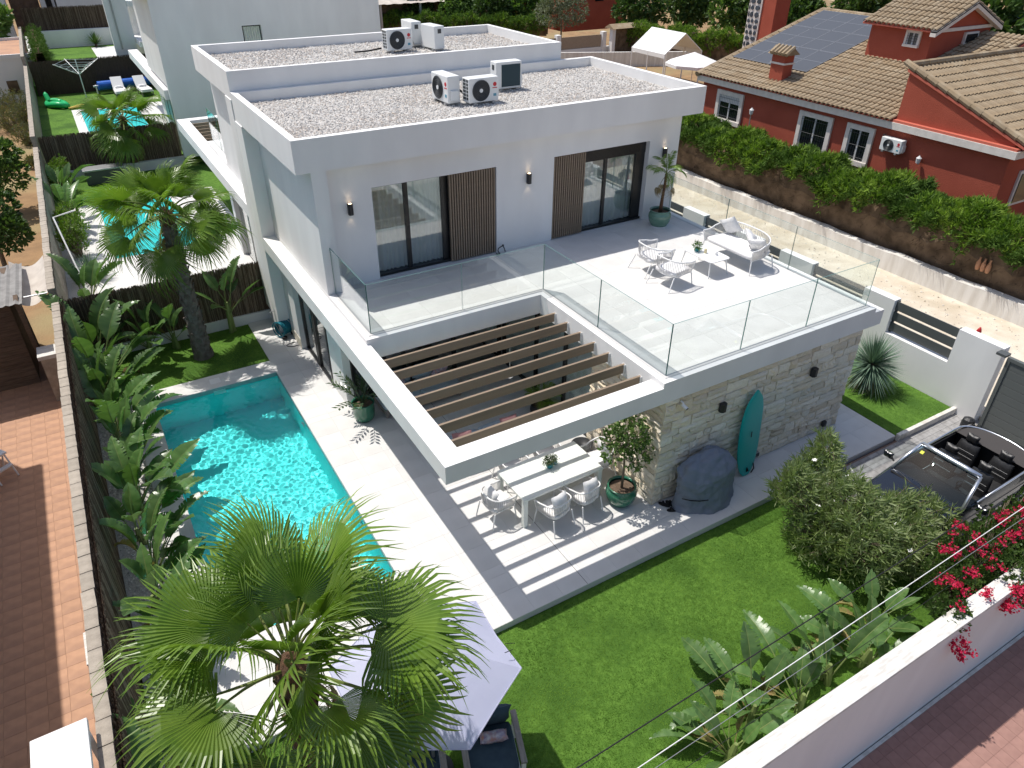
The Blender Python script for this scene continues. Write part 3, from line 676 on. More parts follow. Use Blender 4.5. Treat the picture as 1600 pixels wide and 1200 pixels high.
def fan_palm(label, base, h, scale, nfr, seed, trunk_mat, r0=.2, r1=.15, lean=(0, 0), spread_min=-48, dry=4, group='fan palms in the gardens', tall=.85, rz=0):
    rr = random.Random(seed); t = thing('fan_palm', label, 'palm tree', base, rz, group)
    palm_trunk(h, r0, r1, seed, True, lean).build('trunk', trunk_mat, t)
    top = Vector((lean[0], lean[1], h))
    MB().lathe([(r1*.9, -.25), (r1*1.25, -.1), (r1*1.1, .08), (r1*.5, .2), (.02, .26)], 12, tuple(top)).build('crown_heart', 'palm_fibre', t)
    for i in range(nfr):
        s = (i+.5)/nfr; el = math.radians(82-(82-spread_min)*s**tall)+rr.uniform(-.22, .22); az = i*2.39996+rr.uniform(-.45, .45)
        sc_ = scale*(0.72+.38*min(1, s*2.2))*rr.uniform(.82, 1.14)
        v = rr.choice((0, 1, 4)) if s < .5 else rr.choice((1, 2, 3, 4))
        e = Euler((rr.uniform(-.85, .85), -el, az), 'XYZ')
        place('frond', PF[v], t, top+Vector((math.cos(az)*.06, math.sin(az)*.06, .10*(1-s))), e, sc_)
    for i in range(dry):
        az = rr.uniform(0, 2*PI); place('dry_frond', PD[0], t, top+Vector((0, 0, -.12)), Euler((0, math.radians(rr.uniform(50, 75)), az), 'XYZ'), scale*.75)
    return t
fan_palm('large green fan palm in the foreground beside the parasol, seen from above', (-3.30, -3.75, -.15), 4.75, .83, 29, 4, 'palm_trunk', .17, .14, (.05, .15), -22, 2)
fan_palm('tall fan palm with grey trunk standing behind the pool', (-2.18, 11.07, -.05), 4.1, .86, 32, 5, 'palm_trunk_grey', .23, .15, (-.02, -.1), -38, 3)
fan_palm('distant fan palm by the brushwood fence between the two neighbouring pools', (-1.58, 28.4, .45), 2.2, .95, 26, 8, 'palm_trunk', .16, .13, (0, 0), -50, 3)

def paddle_leaf(seed, L=.95, W=.36, Lp=.8, bend=.5, tear=.25, foldv=.25):
    """banana-like leaf: petiole then a paddle blade; some edges torn"""
    rr = random.Random(seed); mb = MB(); n = 16; pts = []; tan = []
    p = Vector((0, 0, 0)); ang = 0.0
    tot = Lp+L; steps = 26
    for i in range(steps+1):
        s = i/steps; pts.append(p.copy()); a = -bend*max(0, s-.25)**1.6*1.5; tan.append(Vector((math.cos(a), 0, math.sin(a)))); p = p+tan[-1]*(tot/steps)
    k0 = int(steps*Lp/tot)
    mb.cm = 1; mb.tube([tuple(q) for q in pts[:steps]], [.020-.017*i/steps for i in range(steps)], 5, False); mb.cm = 0
    for side in (-1, 1):
        prev = None; n = steps-k0
        for i in range(n+1):
            s = i/n; wd = W*.5*(math.sin(PI*min(1, s*1.02)**.72)**.75 if 0 < s < .98 else .04)
            c = pts[k0+i]; t = tan[k0+i]; up = Vector((-t.z, 0, t.x))
            jag = rr.uniform(-.03, .03) if tear > 0 else 0
            e = c+Vector((0, side, 0))*wd*math.cos(foldv)+up*wd*math.sin(foldv)+t*(wd*.35+jag)
            m_ = c+Vector((0, side, 0))*wd*.5*math.cos(foldv)+up*(wd*.5*math.sin(foldv)+wd*.06)+t*wd*.15
            if prev is not None:
                if rr.random() < tear:
                    k = .35; e2 = prev[2].lerp(e, 1-k)+up*rr.uniform(-.05, .02)
                    mb.add([tuple(prev[0]), tuple(prev[1]), tuple(m_), tuple(c), tuple(prev[2]), tuple(e2), ], [(0, 1, 2, 3) if side < 0 else (3, 2, 1, 0), (1, 4, 5, 2) if side < 0 else (2, 5, 4, 1)])
                else:
                    mb.add([tuple(prev[0]), tuple(prev[1]), tuple(m_), tuple(c), tuple(prev[2]), tuple(e)], [(0, 1, 2, 3) if side < 0 else (3, 2, 1, 0), (1, 4, 5, 2) if side < 0 else (2, 5, 4, 1)])
            prev = (c, m_, e)
    return mb
SL = [paddle_leaf(200+i, L=(.95, 1.05, .8, .9, 1.1, .75)[i], W=(.42, .46, .36, .48, .40, .40)[i], Lp=(.9, 1.0, .7, 1.1, .8, .6)[i], bend=(.5, .9, .35, .7, 1.3, .6)[i], tear=(.3, .6, .15, .45, .7, .25)[i], foldv=(.25, .45, .2, .3, .6, .3)[i]).mesh('leaf', ['strel_leaf', 'strel_rib'], True) for i in range(6)]
SLD = paddle_leaf(230, L=.8, W=.28, Lp=.7, bend=2.0, tear=.7, foldv=.8).mesh('dry_leaf', ['strel_dry', 'strel_dry'], True)
def strelitzia(label, loc, n, scale, seed, group='broad leaved strelitzia plants', el=(38, 86), stem=.0, dry=1, name='strelitzia', cat='plant', lim=(-5.0, 99, -5.12, 99)):
    rr = random.Random(seed); t = thing(name, label, cat, loc, 0, group)
    mb = MB()
    for i in range(3):
        a = rr.uniform(0, 6.3); mb.tube([(.06*math.cos(a), .06*math.sin(a), -.03), (.03*math.cos(a), .03*math.sin(a), .25+stem), (0, 0, .45+stem)], [.06, .05, .03], 7)
    mb.build('stem', 'strel_rib', t)
    for i in range(n):
        s = (i+.5)/n; e = math.radians(el[1]-(el[1]-el[0])*s)+rr.uniform(-.1, .1); az = i*2.39996+rr.uniform(-.4, .4)
        reach = scale*1.85*math.cos(e)
        if loc[0]+math.cos(az)*reach < lim[0] and e < 1.25: az = PI-az
        if not lim[2] < loc[1]+math.sin(az)*reach < lim[3]: az = -az
        place('leaf', SL[rr.randrange(6)], t, (rr.uniform(-.06, .06), rr.uniform(-.06, .06), stem+rr.uniform(.05, .25)), Euler((rr.uniform(-.6, .6), -e, az), 'XYZ'), scale*rr.uniform(.8, 1.15))
    for i in range(dry): place('dry_leaf', SLD, t, (0, 0, stem+.1), Euler((rr.uniform(-.5, .5), -math.radians(rr.uniform(15, 45)), rr.uniform(.5, 2.4)), 'XYZ'), scale*.8)
    return t
beds = [(-4.62, 1.35, 9, .95, 'strelitzia in the pool bed closest to the foreground palm'), (-4.66, 2.35, 10, 1.0, 'second strelitzia from the foreground palm in the pool bed'), (-4.55, 3.3, 10, 1.05, 'third strelitzia from the foreground palm in the pool bed'),
        (-4.68, 4.25, 9, 1.0, 'fourth strelitzia from the foreground palm in the pool bed'), (-4.55, 5.2, 11, 1.1, 'fifth strelitzia from the foreground palm in the pool bed'), (-4.62, 6.2, 10, 1.05, 'sixth strelitzia from the foreground palm in the pool bed'),
        (-4.55, 7.2, 10, 1.05, 'seventh strelitzia from the foreground palm in the pool bed'), (-4.65, 8.2, 11, 1.1, 'strelitzia beside the far left pool corner'), (-4.72, 9.35, 10, 1.15, 'strelitzia at the start of the small lawn beyond the pool'),
        (-4.72, 10.5, 9, 1.15, 'strelitzia on the left edge of the small back lawn'), (-4.7, 11.7, 8, 1.25, 'tall strelitzia in the back left corner of the pool garden')]
for k, (x, y, n, s, lab) in enumerate(beds): strelitzia(lab + ', along the left fence', (x, y, -.05), n+1, s*.88, 300+k, dry=1)
strelitzia('strelitzia between the corner clump and the tall palm at the back screen', (-3.4, 11.95, 0), 11, .85, 320)
strelitzia('strelitzia right of the tall palm against the brushwood screen', (-1.15, 12.05, 0), 9, .85, 321, el=(25, 80), stem=.5)
strelitzia('dark strelitzia left of the tall palm trunk', (-2.75, 11.9, 0), 7, .75, 322)
for k, (x, y, n, s, lab) in enumerate([(2.25, -4.75, 9, 0.64, 'strelitzia nearest the bottom edge by the street wall'), (2.95, -4.45, 10, 0.68, 'strelitzia with dry brown tips by the street wall, second from the bottom edge'), (3.75, -4.7, 10, 0.68, 'strelitzia behind the cables, third from the bottom edge by the street wall'),
        (4.55, -4.55, 10, 0.72, 'strelitzia in the middle of the row along the street wall'), (5.35, -4.7, 10, 0.69, 'strelitzia left of the bougainvillea by the street wall'), (6.05, -4.3, 9, 0.69, 'strelitzia between the oleander bush and the bougainvillea')]):
    strelitzia(lab, (x, y, -.15), n, s, 340+k, el=(14, 74), dry=3)
strelitzia('yellowing strelitzia behind the foreground palm at the bottom left wall', (-4.85, -1.6, -.1), 7, .9, 360, dry=3)
strelitzia('strelitzia under the foreground palm at the bottom edge', (-3.9, -2.6, -.15), 8, .8, 361)
strelitzia('small strelitzia at the foot of the left wall near the bottom edge', (-4.9, -.4, -.1), 7, .8, 362)

def leaf(mb, p, d, L, W, up):
    d = d.normalized(); s = d.cross(up)
    if s.length < 1e-3: s = d.orthogonal()
    s.normalize(); n = s.cross(d)
    mb.add([tuple(p), tuple(p+d*L*.5+s*W*.5+n*W*.12), tuple(p+d*L), tuple(p+d*L*.5-s*W*.5+n*W*.12)], [(0, 1, 2, 3)])
def rdir(rr, zmin=-1.0):
    while True:
        v = Vector((rr.uniform(-1, 1), rr.uniform(-1, 1), rr.uniform(zmin, 1)))
        if .05 < v.length < 1: return v.normalized()
UP = Vector((0, 0, 1))
def bush(name, label, cat, loc, blobs, ntips, whorl, Ls, Ws, seed, mats, trunk='bark', group=None, flowers=0, fl_mat='flower_white', fl_size=.03, fl_n=6, extra=None, tall=True):
    """shrub: branches towards tips on the outer shells of a few blobs, a whorl of leaves at every tip"""
    rr = random.Random(seed); t = thing(name, label, cat, loc, 0, group); br = MB(); lf = MB(); tips = []
    for i in range(ntips):
        bx, by, bz, r = rr.choices(blobs, [b[3]**2 for b in blobs])[0]
        v = rdir(rr, -.45); rad = r*rr.uniform(.55, 1.0)**.6*(1+.18*math.sin(v.x*7+seed)*math.sin(v.y*6)*1.0)
        p = Vector((bx, by, bz))+Vector((v.x*rad, v.y*rad, v.z*rad*.9))
        if p.z < .08: continue
        tips.append((p, v))
    for i, (p, v) in enumerate(tips):
        if i % 4 == 0: br.tube([(rr.uniform(-.1, .1), rr.uniform(-.1, .1), 0), tuple(p*.5+Vector((0, 0, .12))), tuple(p)], [.022, .012, .004], 4, False)
        ax = (v*.5+UP*1.0).normalized()
        for k in range(whorl):
            lf.cm = 0 if rr.random() < .6 else 1
            q = rdir(rr); d = (ax*.75+q*.75).normalized(); leaf(lf, p-ax*rr.uniform(0, .12)*Ls*8, d, Ls*rr.uniform(.7, 1.2), Ws, q.cross(ax)+UP*.3)
    if br.v: br.build('branches', trunk, t)
    lf.build('foliage', list(mats), t)
    if flowers:
        cand = [q for q in tips if q[1].z > -.35]
        fm = MB()
        for f in range(fl_n):
            a = 2*PI*f/fl_n; leaf(fm, Vector((0, 0, 0)), Vector((math.cos(a), math.sin(a), rr.uniform(.1, .7))), fl_size, fl_size*.8, UP)
            if fl_n > 8: 
                q = rdir(rr, -.2)*fl_size*1.6; leaf(fm, q, rdir(rr, -.2), fl_size, fl_size*.8, rdir(rr)); leaf(fm, q*1.3, rdir(rr, -.2), fl_size, fl_size*.8, rdir(rr))
        me = fm.mesh('blossom', fl_mat)
        for f in range(flowers):
            p, v = rr.choice(cand) if extra is None else (extra[f % len(extra)]+rdir(rr)*.24, UP)
            place('blossom', me, t, p+v*.04, Euler((rr.uniform(-.5, .5), rr.uniform(-.5, .5), rr.uniform(0, 6.3))), rr.uniform(.7, 1.3))
    return t
bush('oleander', 'large oleander bush with white blossoms at the lawn corner in front of the car', 'shrub', (7.15, -2.75, -.15),
     [(-.55, .85, 1.15, .55), (.25, 1.05, 1.15, .6), (.0, .1, 1.0, .85), (.75, -.45, .85, .65), (-.25, -.55, .85, .75), (1.45, -.6, .75, .55), (.55, -1.05, .7, .6), (.55, 1.25, 1.6, .3), (-.65, .9, 1.55, .3), (-.45, .25, .6, .7)],
     1700, 11, .20, .032, 61, ('bush_leaf', 'bush_leaf_b'), flowers=24, fl_size=.05)
rr_ = random.Random(9)
bush('bougainvillea', 'bougainvillea with crimson blossoms hanging over the street wall', 'shrub', (8.0, -4.75, -.15),
     [(-.7, .0, 1.0, .55), (0, .0, 1.2, .7), (.7, -.1, 1.25, .7), (1.4, -.1, 1.25, .65), (2.1, -.1, 1.25, .65), (.2, -.75, 1.25, .4), (1.0, -.75, 1.2, .45), (1.8, -.75, 1.2, .45), (-1.2, -.25, 1.3, .4), (-1.9, -.45, 1.45, .3), (.6, -.5, 1.4, .4), (-.3, -.5, 1.4, .45), (1.5, -.5, 1.5, .45)],
     5200, 8, .065, .045, 62, ('bougain_leaf', 'bougain_leaf'), flowers=130, fl_mat='bract_red', fl_size=.042, fl_n=12,
     extra=[Vector(p) for p in ((-1.9, -.72, 1.0), (-2.0, -.72, .95), (-1.75, -.75, 1.15), (-1.85, -.3, 1.65), (-1.3, -.4, 1.6), (-.9, -.3, 1.7), (-.6, -.85, 1.3), (-.45, -.85, 1.1), (-.7, -.8, 1.45), (-.1, 0, 1.7), (.3, -.1, 1.9), (.1, -.8, 1.3), (.35, -.85, 1.0), (.8, -.1, 1.75), (1.1, -.2, 1.9), (1.5, 0, 1.75), (2.2, -.1, 1.7), (-.5, .3, 1.6), (-1.1, .1, 1.55), (.6, .1, 1.7), (1.2, .1, 1.7), (1.9, -.1, 1.7))])
# long conifer hedge on the bank
def hedge(name, label, A, B, depth, z0, z1, seed, n, mats=('conifer_green', 'conifer_dark'), bare=.5, group=None, tuft=.13):
    rr = random.Random(seed); A, B = Vector(A), Vector(B); d = B-A; L = d.length; q = d.normalized(); nr = Vector((-q.y, q.x))
    t = thing(name, label, 'hedge', ((A.x+B.x)/2, (A.y+B.y)/2, z0), 0, group); lf = MB(); tw = MB()
    hf = lambda s: z1+.18*math.sin(s*1.9+seed)+.14*math.sin(s*4.3)+.09*math.sin(s*9.1)
    bf = lambda s: z0+(z1-z0)*(bare+.20*math.sin(s*1.3+1)+.16*math.sin(s*3.7)+.10*math.sin(s*8.3))
    for i in range(n):
        s = rr.random()*L; w_ = rr.random(); H = hf(s); Bz = bf(s)
        if w_ < .5: off = rr.uniform(-1, 1)*depth/2; z = H-abs(off/depth*2)**2*.35-rr.random()**2*.3
        else: off = -depth/2*(1+.12*math.sin(s*2.7+3)) * (1 if rr.random() < .75 else -1) + rr.uniform(-.08, .2); z = Bz+(H-.2-Bz)*rr.random()**.7
        bul = .2*math.sin(s*3.1)*math.sin(z*2.3); p = A+q*s+nr*(off*(1+bul*.3)); p = Vector((p.x, p.y, z))
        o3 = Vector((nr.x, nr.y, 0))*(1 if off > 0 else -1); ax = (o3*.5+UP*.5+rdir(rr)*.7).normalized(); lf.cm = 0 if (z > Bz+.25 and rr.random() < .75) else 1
        for k in range(5):
            dd = (ax+rdir(rr)*.55).normalized(); leaf(lf, p, dd, tuft*rr.uniform(.7, 1.6), tuft*.19, rdir(rr))
    for i in range(int(n*.32)):
        s = rr.random()*L; off = rr.uniform(-1, 1)*depth*.42; p = A+q*s+nr*off; Bz = bf(s)
        z = z0+(hf(s)-.25-z0)*rr.random(); a = Vector((p.x, p.y, z)); o3 = Vector((nr.x, nr.y, 0))*(1 if off > 0 else -1)
        b = a+(o3*.6+rdir(rr)*.8)*rr.uniform(.15, .4); e = (b-a).cross(UP); e = e.normalized()*.008 if e.length > 1e-4 else Vector((.008, 0, 0)); f = Vector((0, 0, .008))
        tw.add([tuple(a-e), tuple(a+e), tuple(b)], [(0, 1, 2)]); tw.add([tuple(a-f), tuple(a+f), tuple(b)], [(0, 1, 2)])
    core = MB(); P = []
    m = int(L/.4)
    for i in range(m+1):
        s = L*i/m; c = A+q*s; H = hf(s)-.28; hd = depth*.36
        P.append([tuple(Vector((*(c+nr*x), z))) for x, z in ((-hd*.8, z0), (-hd, z0+(H-z0)*.5), (-hd*.6, H), (hd*.6, H), (hd, z0+(H-z0)*.5), (hd*.8, z0))])
    core.grid(P); core.build('inner_twigs', 'twig_brown', t, world=True)
    lf.build('foliage', list(mats), t, world=True); tw.build('bare_twigs', 'twig_brown', t, world=True)
    return t
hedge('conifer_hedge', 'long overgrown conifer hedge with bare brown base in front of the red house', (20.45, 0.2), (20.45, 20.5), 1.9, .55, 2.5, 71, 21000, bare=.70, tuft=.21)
# yucca
def rosette(name, label, loc, n, L, W, seed, mats, el=(-25, 88), z=.45, cat='plant', trunk_r=.1, trunk_h=.4):
    rr = random.Random(seed); t = thing(name, label, cat, loc); mb = MB(); dm = MB()
    for i in range(n):
        s = (i+.5)/n; e = math.radians(el[1]-(el[1]-el[0])*s**.8)+rr.uniform(-.08, .08); a = i*2.39996+rr.uniform(-.2, .2); l = L*rr.uniform(.82, 1.08)
        d = Vector((math.cos(a)*math.cos(e), math.sin(a)*math.cos(e), math.sin(e))); p = Vector((d.x*.05, d.y*.05, z-.12*s)); m_ = mb if s < .88 else dm
        sd_ = d.cross(UP).normalized() if abs(d.z) < .99 else Vector((1, 0, 0)); sag = Vector((0, 0, -.10*l*math.cos(e)))
        q1 = p+d*l*.5+sag*.25; q2 = p+d*l+sag
        m_.add([tuple(p-sd_*W*.5), tuple(p+sd_*W*.5), tuple(q1-sd_*W*.5), tuple(q1+sd_*W*.5), tuple(q2)], [(0, 1, 3, 2), (2, 3, 4)])
    mb.build('leaves', mats[0], t); dm.build('dry_leaves', mats[1], t) if dm.v else None
    MB().lathe([(trunk_r*1.2, 0), (trunk_r, trunk_h*.5), (trunk_r*.6, trunk_h)], 10).build('trunk', 'palm_trunk', t)
    return t
rosette('yucca', 'round spiky blue green yucca on the side lawn behind the stone wall', (12.5, .75, 0), 620, .85, .026, 81, ('yucca_leaf', 'yucca_dry'), el=(-55, 88), z=.75, trunk_h=.7)
# ================================================================== FURNITURE AND THINGS ON THE PATIO
pm('table_white', (0.76,0.79,0.74), rough=0.35, spec=0.5)
pm('glaze_green', (0.020,0.13,0.075), (0.035,0.17,0.10), 5, 0.18, 0.0, spec=0.6, coat=.4)
pm('glaze_celadon', (0.10,0.21,0.15), (0.15,0.27,0.20), 5, 0.22, spec=0.6, coat=.3, stretch=(1, 1, 4))
pm('glaze_teal', (0.02,0.20,0.23), rough=.3)
pm('cover_grey', (0.20,0.225,0.275), (0.175,0.20,0.25), 3, 0.75, 0.25, 30, spec=.25, bdist=.02)
pm('board_teal', (0.005,0.37,0.345), rough=0.35, spec=.5)
pm('rubber', (0.012,0.012,0.013), rough=0.7)
pm('parasol_lilac', (0.50,0.51,0.66), (0.47,0.48,0.63), 2, 0.85, 0.15, 150, trans=.12)
pm('cushion_navy', (0.045,0.075,0.10), (0.035,0.06,0.085), 10, 0.9, 0.3, 150)
pm('pillow_floral', (0.60,0.55,0.56), (0.30,0.22,0.35), 16, 0.9, c3=(0.55,0.28,0.22), scale3=11)
pm('wood_grey', (0.30,0.27,0.24), (0.22,0.195,0.17), 5, 0.8, 0.4, 30, stretch=(8, 1, 1))
pm('cushion_blue', (0.42,0.50,0.56), (0.36,0.44,0.50), 8, 0.9, .2, 100)
pm('pillow_pink', (0.40,0.20,0.20), (0.33,0.16,0.165), 8, 0.9)
pm('candle', (0.66,0.58,0.36), rough=.6)
pm('zz_leaf', (0.030,0.060,0.022), (0.05,0.085,0.03), 4, 0.25, spec=.6)

def rope_seat(name, label, cat, w_=.58, dp=.58, sh=.42, bh=.74, ah=.64, loc=(0,0,0), rz=0, group=None, cushion=True, nst=40, long=False, angle_legs=.05):
    """round-backed rope chair; faces +Y, back at -Y"""
    t = thing(name, label, cat, loc, rz, group); hw, hd = w_/2, dp/2
    for sx in (-1, 1):
        for sy in (-1, 1):
            MB().tube([(sx*(hw-.03), sy*(hd-.05), sh-.03), (sx*(hw+.01*(1 if sy > 0 else 0)), sy*(hd-.02)+(-angle_legs if sy < 0 else .01), .0)], [.016, .013], 6).build('leg', 'metal_white', t)
    # rail path : front right arm -> back -> front left arm
    def path(rad, fz, n=28, ins=0.0):
        pts = []
        for i in range(n+1):
            s = i/n; a = -PI*.5+ (s-.5)*PI*1.0; 
            if s < .22: y = hd-ins-(hd-ins)*1.0*(s/.22); x = hw-ins
            elif s > .78: y = hd-ins-(hd-ins)*((1-s)/.22); x = -(hw-ins)
            else:
                q = (s-.22)/.56*PI; x = (hw-ins)*math.copysign(abs(math.cos(q))**.7, math.cos(q)); y = -(hd-ins)*abs(math.sin(q))**.7
            pts.append((x, y, fz(s)))
        return pts
    topz = lambda s: ah+(bh-ah)*math.sin(max(0, min(1, (s-.12)/.76))*PI)**1.2
    top = path(0, topz); bot = path(0, lambda s: sh-.04, ins=.045)
    MB().tube(top, .017, 6).build('arm_rail', 'metal_white', t, smooth=True)
    MB().tube(bot, .012, 5).build('seat_rail', 'metal_white', t, smooth=True)
    ro = MB()
    P = path(0, topz, nst*1); Q = path(0, lambda s: sh-.04, nst*1, .045)
    for i in range(1, nst): ro.tube([P[i], tuple((Vector(P[i])+Vector(Q[i]))/2+Vector((P[i][0], P[i][1], 0)).normalized()*.015), Q[i]], .0075, 4, False)
    ro.build('rope_weave', 'rope_white', t)
    MB().tube([P[0], Q[0]], .014, 5).build('arm_post', 'metal_white', t); MB().tube([P[-1], Q[-1]], .014, 5).build('arm_post', 'metal_white', t)
    cu = MB(); ex = hw-.06; ey = hd-.04
    cushion_shape(cu, ex, ey, sh-.03, .09); cu.build('seat_cushion', 'fabric_white', t, smooth=True)
    if cushion:
        o = MB(); pillow(o, .42, .40, .13); o.build('back_pillow', 'fabric_white', t, smooth=True, loc=(RN.uniform(-.04, .04), -hd+.13, sh+.24)).rotation_euler = (math.radians(68), RN.uniform(-.15, .15), 0)
    return t
def cushion_shape(mb, ex, ey, z0, h, n=14):
    """rounded slab"""
    P = []
    for i in range(7):
        s = (0, .04, .12, .5, .88, .97, 1)[i]; ins = (.03, .008, 0, 0, 0, .012, .045)[i]; row = []
        for k in range(4*n):
            a = 2*PI*k/(4*n); c, s_ = math.cos(a), math.sin(a); p = .22
            row.append(((ex-ins)*math.copysign(abs(c)**p, c), (ey-ins)*math.copysign(abs(s_)**p, s_), z0+h*s))
        row.append(row[0]); P.append(row)
    mb.grid(P); mb.poly([p for p in P[-1][:-1]]); return mb
def pillow(mb, a, b, th, n=10):
    P = []; Q = []
    for i in range(n+1):
        r1, r2 = [], []
        for j in range(n+1):
            u, v = -1+2*i/n, -1+2*j/n; f = (max(0, (1-u**4))*max(0, (1-v**4)))**.5; pin = 1-.07*(1-abs(u*v))*max(abs(u), abs(v))**3
            wob = .006*math.sin(u*7+v*3); r1.append((u*a/2*pin, v*b/2*pin, th/2*f+wob)); r2.append((u*a/2*pin, v*b/2*pin, -th/2*f+wob))
        P.append(r1); Q.append(r2)
    mb.grid([list(reversed(r)) for r in P]); mb.grid(Q); return mb
G1 = 'white rope chairs around the dining table'
rope_seat('dining_chair', 'white rope chair at the left head of the dining table', 'chair', loc=(1.72, 1.38, 0), rz=-PI/2+.12, group=G1)
rope_seat('dining_chair', 'white rope chair at the right head of the table beside the stone wall', 'chair', loc=(4.28, 1.45, 0), rz=PI/2-.05, group=G1, w_=.64, bh=.82)
rope_seat('dining_chair', 'white rope chair on the lawn side of the table, left of the two', 'chair', loc=(2.62, .64, 0), rz=.22, group=G1)
rope_seat('dining_chair', 'white rope chair on the lawn side of the table, nearer the potted tree', 'chair', loc=(3.36, .68, 0), rz=.18, group=G1)
rope_seat('dining_chair', 'white rope chair on the house side of the table, left one', 'chair', loc=(2.55, 2.22, 0), rz=PI+.1, group=G1)
rope_seat('dining_chair', 'white rope chair on the house side of the table, behind the flower pot', 'chair', loc=(3.42, 2.22, 0), rz=PI-.08, group=G1)
tb_ = thing('dining_table', 'white rectangular dining table under the pergola front edge', 'table', (2.98, 1.36, 0), .02)
MB().box(-.98, -.003, -.53, .53, .70, .755).build('table_leaf', 'table_white', tb_, bevel=.012); MB().box(.003, .98, -.53, .53, .70, .755).build('table_leaf', 'table_white', tb_, bevel=.012)
MB().box(-.9, .9, -.45, .45, .63, .70).build('apron', 'table_white', tb_)
for sx in (-1, 1):
    for sy in (-1, 1): MB().box(sx*.92-.05, sx*.92+.05, sy*.47-.05, sy*.47+.05, 0, .70).build('leg', 'table_white', tb_, bevel=.012)
def pot(name, label, loc, prof, m, cat='plant pot', saucer=None):
    t = thing(name, label, cat, loc); MB().lathe(prof, 32, cap=False).build('pot_body', m, t, smooth=True)
    ri, zi = prof[-1][0]-.001, prof[-1][1]; MB().lathe([(.001, zi-.05), (ri, zi-.05)], 24, cap=False).build('soil_top', 'soil', t)
    if saucer: MB().lathe([(saucer, 0), (saucer+.02, .035), (saucer, .036), (.01, .02)], 28, cap=False).build('saucer', 'plaster', t, smooth=True)
    return t
def big_prof(R, H): return [(R*.02, .0), (R*.62, 0), (R*.70, H*.05), (R*.92, H*.32), (R, H*.6), (R*.97, H*.76), (R*.86, H*.88), (R*.84, H*.92), (R*.93, H*.97), (R*.93, H), (R*.84, H), (R*.80, H*.93)]
# potted ficus tree
pt = pot('potted_tree', 'small leafy tree in a glossy green pot beside the dining table', (4.2, .48, 0), big_prof(.33, .46), 'glaze_green', 'potted tree')
MB().tube([(0, 0, .38), (.02, .02, .9), (-.01, .03, 1.35), (.03, 0, 1.75)], [.03, .024, .02, .012], 8).build('trunk', 'bark', pt, smooth=True)
def crown(t, blobs, n, Ls, Ws, seed, mats, name='crown', zmin=.0, trunk='bark', br=True):
    rr = random.Random(seed); mb = MB(); bm_ = MB()
    for i in range(n):
        bx, by, bz, r = rr.choices(blobs, [b[3]**2 for b in blobs])[0]; v = rdir(rr, -.8); p = Vector((bx, by, bz))+v*r*rr.uniform(.5, 1.0)**.5
        if p.z < zmin: continue
        if br and i % 9 == 0: bm_.tube([(bx, by, bz-r*.6), tuple(p)], [.010, .003], 4, False)
        for k in range(4):
            mb.cm = 0 if rr.random() < .55 else 1; leaf(mb, p+rdir(rr)*.04, (v+rdir(rr)*.9+UP*.2).normalized(), Ls*rr.uniform(.7, 1.2), Ws, rdir(rr))
    o = mb.build(name, list(mats), t)
    if bm_.v: bm_.build('twigs', trunk, t)
    return o
crown(pt, [(0, 0, 1.75, .42), (.25, .1, 1.5, .32), (-.3, .05, 1.55, .34), (.05, -.2, 1.35, .3), (.15, .1, 2.1, .24), (-.15, -.1, 2.05, .22), (.35, -.1, 1.3, .22)], 420, .085, .05, 91, ('tree_leaf_light', 'tree_leaf'))
# barbecue under its cover
bq = thing('barbecue_cover', 'grey blue weather cover draped over a barbecue against the stone wall', 'barbecue cover', (5.83, -.42, 0), .05)
base = [(.80, .02, 0), (.76, .37, 0), (0, .39, 0), (-.76, .38, 0), (-.88, .14, 0), (-.55, -.22, 0), (-.08, -.46, 0), (.44, -.30, 0)]
low = [(.77, .05, .30), (.74, .36, .35), (0, .38, .4), (-.74, .37, .4), (-.80, .13, .36), (-.50, -.16, .36), (-.14, -.33, .36), (.46, -.22, .36)]
mid = [(.82, .08, .70), (.74, .35, .76), (0, .37, 1.0), (-.72, .35, .95), (-.80, .10, .82), (-.56, -.18, .74), (-.04, -.30, .80), (.45, -.20, .86)]
topr = [(.60, .14, .92), (.54, .30, .98), (.08, .32, 1.24), (-.5, .30, 1.12), (-.56, .14, 1.08), (-.36, .02, 1.10), (.06, -.02, 1.24), (.40, .02, 1.12)]
mb = MB(); mb.grid([r+[r[0]] for r in (base, low, mid, topr)]); n8 = len(mb.v); mb.v.extend(topr); mb.v.append((.08, .15, 1.30))
for k in range(8): mb.f.append((n8+k, n8+(k+1) % 8, n8+8)); mb.m.append(0)
import bmesh
me = mb.mesh('cover_fabric', 'cover_grey'); bm_ = bmesh.new(); bm_.from_mesh(me); bmesh.ops.remove_doubles(bm_, verts=bm_.verts, dist=.0005)
cl = bm_.edges.layers.float.get('crease_edge') or bm_.edges.layers.float.new('crease_edge')
for e in bm_.edges:
    za, zb = e.verts[0].co.z, e.verts[1].co.z
    if abs(za-zb) < .28 and min(za, zb) > .6: e[cl] = .75
    if za < .01 and zb < .01: e[cl] = 1.0
bm_.to_mesh(me); bm_.free(); me.polygons.foreach_set('use_smooth', [True]*len(me.polygons))
co = place('cover_fabric', me, bq); md = co.modifiers.new('subdivision', 'SUBSURF'); md.levels = 4; md.render_levels = 4
tx = bpy.data.textures.new('folds', 'CLOUDS'); tx.noise_scale = .17; tx.noise_depth = 1
dm = co.modifiers.new('displace', 'DISPLACE'); dm.texture = tx; dm.strength = .085; dm.mid_level = .5
tx2 = bpy.data.textures.new('creases', 'MARBLE'); tx2.noise_scale = .35; tx2.turbulence = 6; tx2.marble_type = 'SHARP'
dm = co.modifiers.new('displace', 'DISPLACE'); dm.texture = tx2; dm.strength = .022; dm.mid_level = .5
MB().tube([(-.80, .02, .42), (-.66, -.09, .38), (-.50, -.19, .36), (-.33, -.27, .37)], .012, 5).build('draw_cord', 'rubber', bq)
